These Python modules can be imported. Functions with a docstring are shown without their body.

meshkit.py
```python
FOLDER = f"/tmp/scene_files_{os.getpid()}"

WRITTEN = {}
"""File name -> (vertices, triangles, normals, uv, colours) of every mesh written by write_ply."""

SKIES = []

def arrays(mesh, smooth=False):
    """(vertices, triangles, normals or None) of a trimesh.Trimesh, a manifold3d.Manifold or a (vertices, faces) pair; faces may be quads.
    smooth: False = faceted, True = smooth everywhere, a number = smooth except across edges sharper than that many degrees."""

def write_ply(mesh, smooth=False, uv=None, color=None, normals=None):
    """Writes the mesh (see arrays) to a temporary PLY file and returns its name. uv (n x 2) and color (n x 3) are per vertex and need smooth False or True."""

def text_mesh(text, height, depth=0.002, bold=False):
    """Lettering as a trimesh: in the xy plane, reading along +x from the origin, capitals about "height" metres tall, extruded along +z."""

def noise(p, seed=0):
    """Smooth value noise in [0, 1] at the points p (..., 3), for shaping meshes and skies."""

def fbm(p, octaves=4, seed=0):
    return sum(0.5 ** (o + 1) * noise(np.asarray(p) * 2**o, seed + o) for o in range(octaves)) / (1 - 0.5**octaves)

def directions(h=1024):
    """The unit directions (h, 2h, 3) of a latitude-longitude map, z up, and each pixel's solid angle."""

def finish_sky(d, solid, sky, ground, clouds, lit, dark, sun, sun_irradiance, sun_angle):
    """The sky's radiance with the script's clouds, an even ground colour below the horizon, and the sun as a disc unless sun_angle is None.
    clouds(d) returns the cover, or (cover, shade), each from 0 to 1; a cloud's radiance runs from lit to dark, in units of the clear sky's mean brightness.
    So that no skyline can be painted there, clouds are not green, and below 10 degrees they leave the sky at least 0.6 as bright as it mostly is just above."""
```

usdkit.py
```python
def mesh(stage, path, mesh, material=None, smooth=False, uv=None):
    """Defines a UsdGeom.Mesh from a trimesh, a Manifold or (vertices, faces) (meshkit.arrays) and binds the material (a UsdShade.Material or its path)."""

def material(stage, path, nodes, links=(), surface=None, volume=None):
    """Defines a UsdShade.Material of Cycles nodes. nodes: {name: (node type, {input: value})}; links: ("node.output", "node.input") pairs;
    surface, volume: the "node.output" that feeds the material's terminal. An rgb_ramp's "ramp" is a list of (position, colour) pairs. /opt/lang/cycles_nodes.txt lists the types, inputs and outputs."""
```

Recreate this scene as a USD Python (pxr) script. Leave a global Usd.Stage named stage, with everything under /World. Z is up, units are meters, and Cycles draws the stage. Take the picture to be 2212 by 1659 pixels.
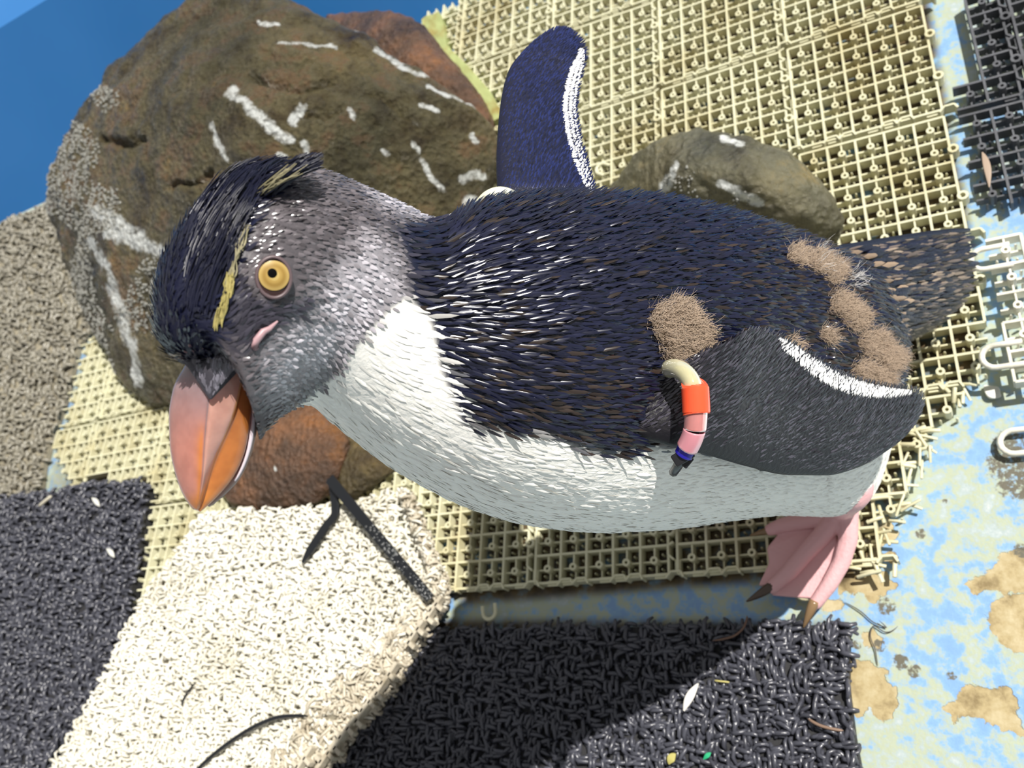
import math
import numpy as np, trimesh, manifold3d, shapely
from scipy.spatial import cKDTree, ConvexHull
from pxr import Usd, UsdGeom, UsdLux, UsdShade, Gf, Sdf, Vt
import usdkit, meshkit

stage = Usd.Stage.CreateInMemory()
UsdGeom.Xform.Define(stage, '/World')
UsdGeom.Scope.Define(stage, '/World/Looks')

# ------------------------------------------------------------------ camera
W, H, F = 2212, 1659, 1940.0          # frame and focal length in pixels
CX, CY, CAM_H = 1106.0, 829.5, 0.66    # the camera hangs 0.66 m above the top of the mats (z = 0)
dH, dV = np.array([-3906., 710, F]), np.array([204., -4180, F])
XW = -dH / np.linalg.norm(dH)
UP = np.cross(dV, dH); UP /= np.linalg.norm(UP)
if UP[2] > 0: UP = -UP
YW = np.cross(UP, XW)
if YW @ dV < 0: UP, YW = UP, -YW
RW = np.stack([XW, YW, UP])           # world axes in camera coordinates (x right, y down, z forward)
CAM = np.array([0, 0, CAM_H])
def ray(x, y):
    x, y = np.asarray(x, float), np.asarray(y, float)
    return np.stack([(x - CX) / F, (y - CY) / F, np.ones_like(x)], -1) @ RW.T
def D(x, y, d): return CAM + ray(x, y) * np.asarray(d, float)[..., None]          # point at depth d along a sight line
def G(x, y, z=0.0):                                                                 # point of the plane at height z
    r = ray(x, y); return CAM + r * ((np.asarray(z, float) - CAM_H) / r[..., 2])[..., None]
def PX(p):
    c = (np.asarray(p, float) - CAM) @ RW
    return np.stack([CX + F * c[..., 0] / c[..., 2], CY + F * c[..., 1] / c[..., 2], c[..., 2]], -1)

cam = UsdGeom.Camera.Define(stage, '/World/camera')
right, upv, back = RW[:, 0], -RW[:, 1], -RW[:, 2]
if np.linalg.det(np.stack([right, upv, back])) < 0: raise ValueError('camera handedness')
m = Gf.Matrix4d(*[float(v) for row in (np.append(right, 0), np.append(upv, 0), np.append(back, 0), np.append(CAM, 1)) for v in row])
cam.AddTransformOp().Set(m)
cam.CreateHorizontalApertureAttr(36.0); cam.CreateFocalLengthAttr(36.0 * F / W)
cam.CreateFStopAttr(17.0); cam.CreateFocusDistanceAttr(0.37)
cam.CreateClippingRangeAttr(Gf.Vec2f(0.02, 100))
cam.CreateExposureAttr(-0.5)

# ------------------------------------------------------------------ light
s0, s1 = G(1750, 1250), G(1750 - 80, 1250 + 58)
SH = (s1 - s0) / np.linalg.norm(s1 - s0); _a = math.radians(-8.0); SH = np.array([SH[0] * math.cos(_a) - SH[1] * math.sin(_a), SH[0] * math.sin(_a) + SH[1] * math.cos(_a), 0.0])   # direction in which shadows fall on the ground
ELEV = math.radians(56)
SUN = np.array([-SH[0] * math.cos(ELEV), -SH[1] * math.cos(ELEV), math.sin(ELEV)])
sun = UsdLux.DistantLight.Define(stage, '/World/sun')
zb = SUN; xb = np.cross([0, 0, 1.0], zb); xb /= np.linalg.norm(xb); yb = np.cross(zb, xb)
sun.AddTransformOp().Set(Gf.Matrix4d(*[float(v) for row in (np.append(xb, 0), np.append(yb, 0), np.append(zb, 0), [0, 0, 0, 1]) for v in row]))
sun.CreateIntensityAttr(2.35); sun.CreateNormalizeAttr(True); sun.CreateAngleAttr(0.6); sun.CreateColorAttr(Gf.Vec3f(1.0, 0.96, 0.9))
dome = UsdLux.DomeLight.Define(stage, '/World/sky')
dome.CreateIntensityAttr(0.15); dome.CreateColorAttr(Gf.Vec3f(0.97, 0.98, 1.0))

# ------------------------------------------------------------------ helpers
NAMES = {}
def path_for(name, parent=None):
    base = (str(parent.GetPath()) if parent is not None else '/World') + '/' + name
    n = NAMES.get(base, 0); NAMES[base] = n + 1
    return base if n == 0 else f'{base}_{n:03d}'
def mat(name, nodes, links, surface): return usdkit.material(stage, '/World/Looks/' + name, nodes, links, surface=surface)
def tag(prim, label=None, cat=None, group=None, kind=None):
    for k, v in (('label', label), ('category', cat), ('group', group), ('kind', kind)):
        if v: prim.SetCustomDataByKey(k, v)
    return prim
def thing(name, label, cat, loc=(0, 0, 0), group=None, kind=None):
    x = UsdGeom.Xform.Define(stage, path_for(name))
    x.AddTranslateOp().Set(Gf.Vec3d(*map(float, loc)))
    return tag(x.GetPrim(), label, cat, group, kind)
def origin(parent):
    if parent is None: return np.zeros(3)
    return np.array(UsdGeom.XformCache().GetLocalToWorldTransform(parent).ExtractTranslation())
def obj(name, mesh, material, parent=None, smooth=False, tint=None, attrs=None, label=None, cat=None, group=None, kind=None):
    """One Mesh prim; vertices are given in world coordinates."""
    if isinstance(mesh, trimesh.Trimesh): mesh = (mesh.vertices, mesh.faces)
    if hasattr(mesh, 'to_mesh'):
        mm = mesh.to_mesh(); mesh = (np.asarray(mm.vert_properties)[:, :3], np.asarray(mm.tri_verts))
    v, f = np.asarray(mesh[0], float), np.asarray(mesh[1], int)
    p = usdkit.mesh(stage, path_for(name, parent), (v - origin(parent), f), material, smooth=smooth)
    if tint is not None:
        UsdGeom.PrimvarsAPI(p).CreatePrimvar('tint', Sdf.ValueTypeNames.Color3fArray, 'vertex').Set(Vt.Vec3fArray.FromNumpy(np.asarray(tint, np.float32)))
    for k, a in (attrs or {}).items():
        UsdGeom.PrimvarsAPI(p).CreatePrimvar(k, Sdf.ValueTypeNames.FloatArray, 'vertex').Set(Vt.FloatArray.FromNumpy(np.asarray(a, np.float32)))
    return tag(p.GetPrim(), label, cat, group, kind)
class MB:
    """Collects pieces into one mesh."""
    def __init__(s): s.v, s.f, s.t, s.n = [], [], [], 0
    def add(s, v, f, t=None):
        v, f = np.asarray(v, float), np.asarray(f, int)
        if f.shape[1] == 4: f = np.vstack([f[:, [0, 1, 2]], f[:, [0, 2, 3]]])
        s.v.append(v); s.f.append(f + s.n); s.n += len(v)
        if t is not None: s.t.append(np.broadcast_to(np.asarray(t, float), (len(v), 3)))
    def get(s): return np.vstack(s.v), np.vstack(s.f)
    def tint(s): return np.vstack(s.t)
BOXF = np.array([[0, 3, 2, 1], [4, 5, 6, 7], [0, 1, 5, 4], [1, 2, 6, 5], [2, 3, 7, 6], [3, 0, 4, 7]])
def bar(a, b, w, z0, z1):
    """Upright rib from a to b in plan (2-vectors), w wide, from z0 to z1."""
    a, b = np.asarray(a, float), np.asarray(b, float)
    d = (b - a) / np.linalg.norm(b - a); n = np.array([-d[1], d[0]]) * w / 2
    q = np.array([a - n, b - n, b + n, a + n])
    return np.vstack([np.c_[q, np.full(4, z0)], np.c_[q, np.full(4, z1)]]), BOXF
def tube(pts, rad, sides=6, caps=True):
    p = np.asarray(pts, float); n = len(p)
    t = np.gradient(p, axis=0); t /= np.linalg.norm(t, axis=1, keepdims=True) + 1e-12
    ref = np.array([0, 0, 1.0]) if abs(t[n // 2][2]) < 0.9 else np.array([1.0, 0, 0])
    a = np.cross(t, ref); a /= np.linalg.norm(a, axis=1, keepdims=True) + 1e-12
    b = np.cross(t, a); g = np.arange(sides) * 2 * np.pi / sides
    r = np.broadcast_to(np.asarray(rad, float), (n,))
    v = (p[:, None] + r[:, None, None] * (np.cos(g)[None, :, None] * a[:, None] + np.sin(g)[None, :, None] * b[:, None])).reshape(-1, 3)
    i, j = np.meshgrid(np.arange(n - 1), np.arange(sides), indexing='ij'); j2 = (j + 1) % sides
    q = np.stack([i * sides + j, i * sides + j2, (i + 1) * sides + j2, (i + 1) * sides + j], -1).reshape(-1, 4)
    f = np.vstack([q[:, [0, 2, 1]], q[:, [0, 3, 2]]])
    if caps:
        k = len(v); v = np.vstack([v, p[0], p[-1]]); jj = np.arange(sides); j3 = (jj + 1) % sides; o = (n - 1) * sides
        f = np.vstack([f, np.c_[np.full(sides, k), jj, j3], np.c_[np.full(sides, k + 1), o + j3, o + jj]])
    return v, f
def ring(c, r0, r1, z0, z1, sides=10):
    g = np.arange(sides) * 2 * np.pi / sides; e = np.c_[np.cos(g), np.sin(g)]
    lay = [np.c_[c + e * r1, np.full(sides, z0)], np.c_[c + e * r1, np.full(sides, z1)], np.c_[c + e * r0, np.full(sides, z1)], np.c_[c + e * r0, np.full(sides, z0)]]
    v = np.vstack(lay); j = np.arange(sides); j2 = (j + 1) % sides; f = []
    for k in range(3): f.append(np.c_[k * sides + j, k * sides + j2, (k + 1) * sides + j2, (k + 1) * sides + j])
    return v, np.vstack(f)
def inside(poly, p): 
    return shapely.contains_xy(shapely.Polygon(poly), p[..., 0], p[..., 1])
def sdist(poly, p):
    """Signed distance in the plane, positive inside the polygon."""
    P = np.asarray(poly, float); p = np.asarray(p, float)
    if len(P) < 3: raise ValueError
    d = np.full(len(p), 1e9)
    for a, b in zip(P, np.roll(P, -1, 0)):
        ab = b - a; t = np.clip(((p - a) @ ab) / (ab @ ab + 1e-12), 0, 1)
        d = np.minimum(d, np.linalg.norm(p - a - t[:, None] * ab, axis=1))
    return np.where(inside(P, p), d, -d)
def ldist(line, p):
    P = np.asarray(line, float); d = np.full(len(p), 1e9)
    for a, b in zip(P[:-1], P[1:]):
        ab = b - a; t = np.clip(((p - a) @ ab) / (ab @ ab + 1e-12), 0, 1)
        d = np.minimum(d, np.linalg.norm(p - a - t[:, None] * ab, axis=1))
    return d
def sstep(a, b, x):
    t = np.clip((x - a) / (b - a), 0, 1); return t * t * (3 - 2 * t)
def mixc(a, b, t): return np.asarray(a) * (1 - t[:, None]) + np.asarray(b) * t[:, None]
RNG = np.random.default_rng(7)
# ------------------------------------------------------------------ materials of the place
def noise_nodes(**kw): return kw
def plastic(name, col, rough=0.35, vary=0.12, dirt=None, dirt_scale=18., spec=0.5):
    """Moulded plastic with faint tone variation and dirt."""
    dirt = dirt or [c * 0.45 for c in col]
    return mat(name, {
        'g': ('geometry', {}),
        'n': ('noise_texture', {'scale': dirt_scale, 'detail': 5., 'roughness': 0.65}),
        'r': ('rgb_ramp', {'ramp': [(0.30, dirt), (0.52, col), (1.0, [min(1, c * (1 + vary)) for c in col])]}),
        'n2': ('noise_texture', {'scale': 900., 'detail': 2.}),
        'b': ('bump', {'strength': 0.25, 'distance': 0.0006}),
        'p': ('principled_bsdf', {'roughness': rough, 'specular_ior_level': spec})},
        [('g.position', 'n.vector'), ('g.position', 'n2.vector'), ('n.fac', 'r.fac'), ('n2.fac', 'b.height'), ('b.normal', 'p.normal'), ('r.color', 'p.base_color')], 'p.BSDF')
M_BEIGE = plastic('beige_plastic', (0.63, 0.615, 0.43), 0.4, 0.1, (0.46, 0.40, 0.21), 9.)
M_GREYGRID = plastic('dark_grey_plastic', (0.10, 0.104, 0.115), 0.4, 0.2)
M_WHITEGRID = plastic('cream_plastic', (0.80, 0.78, 0.68), 0.4, 0.05, (0.45, 0.43, 0.33), 14.)
M_NOODLE_DARK = plastic('grey_vinyl', (0.058, 0.060, 0.076), 0.30, 0.5, (0.034, 0.035, 0.045), 60., 0.6)
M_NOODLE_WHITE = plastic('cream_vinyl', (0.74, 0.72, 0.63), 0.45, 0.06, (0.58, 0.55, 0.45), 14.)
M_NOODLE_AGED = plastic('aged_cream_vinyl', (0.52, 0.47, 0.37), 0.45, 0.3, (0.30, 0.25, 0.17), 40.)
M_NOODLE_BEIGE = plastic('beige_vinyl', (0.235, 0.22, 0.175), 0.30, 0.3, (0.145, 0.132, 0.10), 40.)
M_BACKING_DARK = plastic('dark_backing', (0.02, 0.02, 0.022), 0.7)
M_BACKING_TAN = plastic('tan_backing', (0.28, 0.25, 0.18), 0.7)
M_BLUEWALL = mat('blue_painted_wall', {
    'g': ('geometry', {}), 'n': ('noise_texture', {'scale': 3.5, 'detail': 4.}),
    'r': ('rgb_ramp', {'ramp': [(0.3, (0.016, 0.135, 0.38)), (0.7, (0.024, 0.155, 0.42))]}),
    'p': ('principled_bsdf', {'roughness': 0.45})},
    [('g.position', 'n.vector'), ('n.fac', 'r.fac'), ('r.color', 'p.base_color')], 'p.BSDF')
M_FLOOR = mat('peeling_blue_paint', {
    'g': ('geometry', {}),
    'n1': ('noise_texture', {'scale': 75., 'detail': 8., 'roughness': 0.62}),
    'r1': ('rgb_ramp', {'ramp': [(0.36, (0.195, 0.34, 0.58)), (0.44, (0.22, 0.38, 0.57)), (0.48, (0.31, 0.41, 0.46)), (0.56, (0.39, 0.43, 0.30)), (0.64, (0.36, 0.43, 0.43)), (0.76, (0.48, 0.52, 0.51))]}),
    'n4': ('noise_texture', {'scale': 9., 'detail': 3.}),
    'm4': ('map_range', {'from_min': 0.40, 'from_max': 0.62, 'to_min': -0.05, 'to_max': 0.07, 'clamp': True}),
    'ad': ('math', {'math_type': 'add'}),
    'n2': ('noise_texture', {'scale': 60., 'detail': 6., 'roughness': 0.65}),
    'r2': ('rgb_ramp', {'ramp': [(0.35, (0.22, 0.165, 0.08)), (0.5, (0.40, 0.32, 0.17)), (0.68, (0.50, 0.43, 0.27))]}),
    'a': ('attribute', {'attribute': 'peel'}), 'n6': ('noise_texture', {'scale': 170., 'detail': 5., 'roughness': 0.6}), 'n7': ('math', {'math_type': 'multiply_add', 'value2': 0.34, 'value3': -0.17}), 'pa': ('math', {'math_type': 'add'}), 'pe': ('map_range', {'from_min': 0.49, 'from_max': 0.515, 'clamp': True}),
    'mx': ('mix_color', {}),
    'a2': ('attribute', {'attribute': 'grime'}),
    'n3': ('noise_texture', {'scale': 240., 'detail': 4., 'roughness': 0.7}),
    'th': ('math', {'math_type': 'multiply'}), 'r3': ('map_range', {'from_min': 0.38, 'from_max': 0.50, 'clamp': True}),
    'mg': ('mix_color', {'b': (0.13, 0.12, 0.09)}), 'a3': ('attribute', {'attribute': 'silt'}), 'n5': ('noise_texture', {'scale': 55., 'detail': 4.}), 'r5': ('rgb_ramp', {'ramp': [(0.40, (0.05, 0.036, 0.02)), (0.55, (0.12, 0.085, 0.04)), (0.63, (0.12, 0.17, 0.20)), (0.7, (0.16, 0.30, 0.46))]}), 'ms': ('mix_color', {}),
    'ba': ('math', {'math_type': 'multiply_add', 'value2': -0.9}),
    'b': ('bump', {'strength': 0.6, 'distance': 0.0012}),
    'p': ('principled_bsdf', {'roughness': 0.28, 'specular_ior_level': 0.5})},
    [('g.position', 'n1.vector'), ('g.position', 'n2.vector'), ('g.position', 'n3.vector'), ('g.position', 'n4.vector'), ('n4.fac', 'm4.value'), ('n1.fac', 'ad.value1'), ('m4.result', 'ad.value2'), ('ad.value', 'r1.fac'), ('n2.fac', 'r2.fac'),
     ('g.position', 'n6.vector'), ('n6.fac', 'n7.value1'), ('a.fac', 'pa.value1'), ('n7.value', 'pa.value2'), ('pa.value', 'pe.value'), ('pe.result', 'mx.fac'), ('r1.color', 'mx.a'), ('r2.color', 'mx.b'), ('a2.fac', 'th.value1'), ('n3.fac', 'th.value2'), ('th.value', 'r3.value'), ('r3.result', 'mg.fac'), ('mx.result', 'mg.a'),
     ('pe.result', 'ba.value1'), ('n2.fac', 'ba.value3'), ('ba.value', 'b.height'), ('b.normal', 'p.normal'), ('mg.result', 'ms.a'), ('g.position', 'n5.vector'), ('n5.fac', 'r5.fac'), ('r5.color', 'ms.b'), ('a3.fac', 'ms.fac'), ('ms.result', 'p.base_color')], 'p.BSDF')
def rock_material(name, ramp, scale=16., wet=0.2, bump=0.004, guano=True):
    return mat(name, {
        'g': ('geometry', {}),
        'n': ('noise_texture', {'scale': scale, 'detail': 8., 'roughness': 0.68}),
        'r': ('rgb_ramp', {'ramp': ramp}),
        'n2': ('noise_texture', {'scale': scale * 7, 'detail': 6., 'roughness': 0.7}),
        'v': ('voronoi_texture', {'scale': 170., 'feature': 'f1'}),
        'hb': ('math', {'math_type': 'multiply_add', 'value2': 0.5}),
        'b': ('bump', {'strength': 1.0, 'distance': bump}),
        'a': ('attribute', {'attribute': 'guano'}),
        'n3': ('noise_texture', {'scale': 150., 'detail': 5., 'roughness': 0.7}),
        'am': ('math', {'math_type': 'multiply'}), 'ar': ('map_range', {'from_min': 0.28, 'from_max': 0.48, 'clamp': True}),
        'mx': ('mix_color', {'b': (0.62, 0.64, 0.62)}),
        'n8': ('noise_texture', {'scale': scale * 0.42, 'detail': 3.}), 'r8': ('rgb_ramp', {'ramp': [(0.36, (0.52, 0.56, 0.60)), (0.52, (1.0, 1.0, 1.0)), (0.66, (1.3, 1.22, 1.1))]}), 'm8': ('mix_color', {'blend_type': 'multiply', 'fac': 1.0}),
        'rr': ('map_range', {'from_min': 0.35, 'from_max': 0.65, 'to_min': wet - 0.04, 'to_max': wet + 0.26}),
        'p': ('principled_bsdf', {'specular_ior_level': 0.5})},
        [('g.position', 'n.vector'), ('g.position', 'n2.vector'), ('g.position', 'n3.vector'), ('g.position', 'v.vector'), ('n.fac', 'r.fac'), ('v.distance', 'hb.value1'), ('n2.fac', 'hb.value3'), ('hb.value', 'b.height'), ('b.normal', 'p.normal'),
         ('a.fac', 'am.value1'), ('n3.fac', 'am.value2'), ('am.value', 'ar.value'), ('ar.result', 'mx.fac'), ('g.position', 'n8.vector'), ('n8.fac', 'r8.fac'), ('r.color', 'm8.a'), ('r8.color', 'm8.b'), ('m8.result', 'mx.a'), ('mx.result', 'p.base_color'), ('n2.fac', 'rr.value'), ('rr.result', 'p.roughness')], 'p.BSDF')
M_ROCK = rock_material('wet_olive_rock', [(0.30, (0.02, 0.012, 0.008)), (0.42, (0.065, 0.052, 0.026)), (0.52, (0.11, 0.095, 0.05)), (0.595, (0.135, 0.085, 0.045)), (0.63, (0.115, 0.10, 0.055)), (0.70, (0.22, 0.13, 0.04)), (0.73, (0.15, 0.14, 0.09))], 15., 0.10, 0.010)
M_ROCK_RUST = rock_material('rust_brown_rock', [(0.30, (0.02, 0.012, 0.008)), (0.45, (0.095, 0.052, 0.03)), (0.56, (0.15, 0.073, 0.037)), (0.66, (0.24, 0.10, 0.03)), (0.75, (0.09, 0.075, 0.035))], 16., 0.2, 0.005)
M_ROCK_OLIVE = rock_material('dark_olive_rock', [(0.30, (0.03, 0.02, 0.01)), (0.5, (0.09, 0.066, 0.027)), (0.66, (0.15, 0.105, 0.038))], 22.)
M_ROCK_GREY = rock_material('grey_green_rock', [(0.32, (0.03, 0.024, 0.013)), (0.46, (0.09, 0.083, 0.05)), (0.58, (0.13, 0.122, 0.075)), (0.7, (0.20, 0.155, 0.065))], 18., 0.1, 0.004)
M_ALGAE = plastic('algae_stained_rubber', (0.33, 0.37, 0.15), 0.5, 0.15, (0.27, 0.21, 0.06), 30.)

# ------------------------------------------------------------------ floor and wall
ZF = -0.013
def PL(s, ox=0, oy=0, k=1.0): return [(ox + a / k, oy + b / k) for a, b in s]
K5 = 3.107
peels = [PL(s, 1500, 1050, K5) for s in (
    [(940, 600), (1050, 560), (1200, 530), (1260, 560), (1300, 620), (1370, 640), (1370, 680), (1230, 740), (1210, 790), (1160, 770), (1120, 720), (960, 720)],
    [(1040, 310), (1100, 250), (1200, 180), (1310, 200), (1340, 270), (1362, 320), (1340, 360), (1270, 390), (1262, 450), (1340, 440), (1362, 480), (1330, 520), (1250, 490), (1180, 520), (1050, 480)],
    [(1330, 100), (1420, 80), (1450, 0), (1380, -30), (1300, 60)], [(1310, 140), (1420, 120), (1410, 150), (1330, 160)],
    [(1820, 660), (1860, 610), (1960, 580), (2030, 520), (2040, 450), (2140, 420), (2300, 430), (2300, 700), (2060, 725), (1990, 700), (1870, 740)],
    [(2060, 740), (2300, 690), (2300, 1110), (2150, 1120), (2050, 1050), (1980, 940), (1960, 850), (2000, 790)],
    [(1670, 1490), (1750, 1440), (1770, 1370), (1840, 1330), (1930, 1340), (2000, 1370), (2080, 1350), (2130, 1370), (2170, 1420), (2160, 1520), (2212, 1600), (2300, 1700), (2060, 1640), (1980, 1590), (1850, 1550), (1800, 1540), (1730, 1590)],
    [(1000, 1170), (1180, 1165), (1210, 1190), (1300, 1240), (1290, 1300), (1350, 1340), (1372, 1420), (1350, 1520), (1330, 1570), (1250, 1585), (1210, 1550), (1180, 1500), (1080, 1550), (1000, 1500)],
    [(1130, 980), (1200, 960), (1270, 1020), (1270, 1080), (1200, 1110), (1140, 1070)],
    [(840, 760), (980, 770), (1010, 800), (980, 840), (850, 830)],
    [(1895, 1455), (1915, 1460), (1925, 1490), (1900, 1500)])]
WALL0, WALL1 = G(0, 482, ZF), G(960, 26, ZF)
WDIR = (WALL1 - WALL0)[:2] / np.linalg.norm((WALL1 - WALL0)[:2]); WN = np.array([WDIR[1], -WDIR[0]])
if WN[1] > 0: WN = -WN                                        # WN points to the penguin's side
xs = np.concatenate([np.linspace(-3.2, -0.5, 20), np.arange(-0.5, -0.14, 0.012), np.arange(-0.14, 0.2, 0.0016), np.linspace(0.2, 2.2, 20)[1:]])
ys = np.concatenate([np.linspace(-2.0, -0.13, 16), np.arange(-0.13, 0.34, 0.0016), np.arange(0.34, 0.8, 0.02), np.linspace(0.8, 2.6, 14)[1:]])
gx, gy = np.meshgrid(xs, ys, indexing='ij')
fv = np.c_[gx.ravel(), gy.ravel(), np.full(gx.size, ZF)]
ii, jj = np.meshgrid(np.arange(len(xs) - 1), np.arange(len(ys) - 1), indexing='ij')
ff = np.stack([ii * len(ys) + jj, (ii + 1) * len(ys) + jj, (ii + 1) * len(ys) + jj + 1, ii * len(ys) + jj + 1], -1).reshape(-1, 4)
near = (np.abs(fv[:, 0] - 0.03) < 0.2) & (np.abs(fv[:, 1] - 0.12) < 0.3)
peel = np.zeros(len(fv)); sub = fv[near]
jit = np.stack([meshkit.fbm(sub * 160 + 9, 3) - 0.5, meshkit.fbm(sub * 160 + 31, 3) - 0.5], 1) * 0.005
best = np.full(len(sub), -1.0)
for poly in peels:
    q = np.array([G(a, b, ZF)[:2] for a, b in poly]); best = np.maximum(best, sdist(q, sub[:, :2] + jit))
peel[near] = np.clip(best / 0.012, -1, 1) * 0.5 + 0.5
spots = np.maximum.reduce([sstep(r, r * 0.35, np.linalg.norm(fv[:, :2] - G(x, y, ZF)[:2], axis=1)) for x, y, r in
    ((1915, 1310, .011), (1900, 1395, .008), (1945, 1430, .010), (1975, 1450, .008), (2055, 1460, .006), (1988, 1152, .007), (2190, 1000, .03), (2200, 1040, .025), (2180, 960, .02), (2205, 1190, .010), (2042, 1083, .004), (1850, 1393, .006))])
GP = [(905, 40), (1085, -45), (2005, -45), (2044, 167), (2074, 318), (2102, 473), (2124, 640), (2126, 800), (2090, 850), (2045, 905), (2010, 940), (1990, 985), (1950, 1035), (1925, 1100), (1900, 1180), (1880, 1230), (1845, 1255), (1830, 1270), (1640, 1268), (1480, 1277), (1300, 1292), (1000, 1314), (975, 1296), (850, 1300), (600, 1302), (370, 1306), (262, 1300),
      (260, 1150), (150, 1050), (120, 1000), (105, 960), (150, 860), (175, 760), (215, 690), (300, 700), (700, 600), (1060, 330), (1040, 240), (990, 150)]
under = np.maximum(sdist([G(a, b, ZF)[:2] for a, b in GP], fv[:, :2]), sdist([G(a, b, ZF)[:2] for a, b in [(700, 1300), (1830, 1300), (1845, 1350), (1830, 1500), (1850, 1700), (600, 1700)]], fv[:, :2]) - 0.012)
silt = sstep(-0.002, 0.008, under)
obj('floor', (fv, ff), M_FLOOR, smooth=True, attrs={'peel': peel, 'grime': spots, 'silt': silt}, label='blue painted floor with flaking paint and tan bare patches', kind='structure')

SLOPE = math.radians(52)                                      # the pool side leans back
sn = np.array([WN[0] * math.sin(SLOPE), WN[1] * math.sin(SLOPE), math.cos(SLOPE)])
r_ = ray(30, 42); t_ = ((WALL0 - CAM) @ sn) / (r_ @ sn); WALL_H = float((CAM + r_ * t_)[2]); run = (WALL_H - ZF) / math.tan(SLOPE)
def prism(profile, l0, l1):
    a = np.array([[*(WALL0[:2] + WDIR * l0 - WN * d), z] for d, z in profile]); b = np.array([[*(WALL0[:2] + WDIR * l1 - WN * d), z] for d, z in profile])
    return trimesh.convex.convex_hull(np.vstack([a, b]))
wall = prism([(0, ZF), (run, WALL_H), (run + 0.2, WALL_H), (run + 0.2, ZF)], -1.8, 3.4)
obj('wall_back', wall, M_BLUEWALL, smooth=False, label='smooth blue painted sloping pool side behind the big rock', kind='structure')

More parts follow.
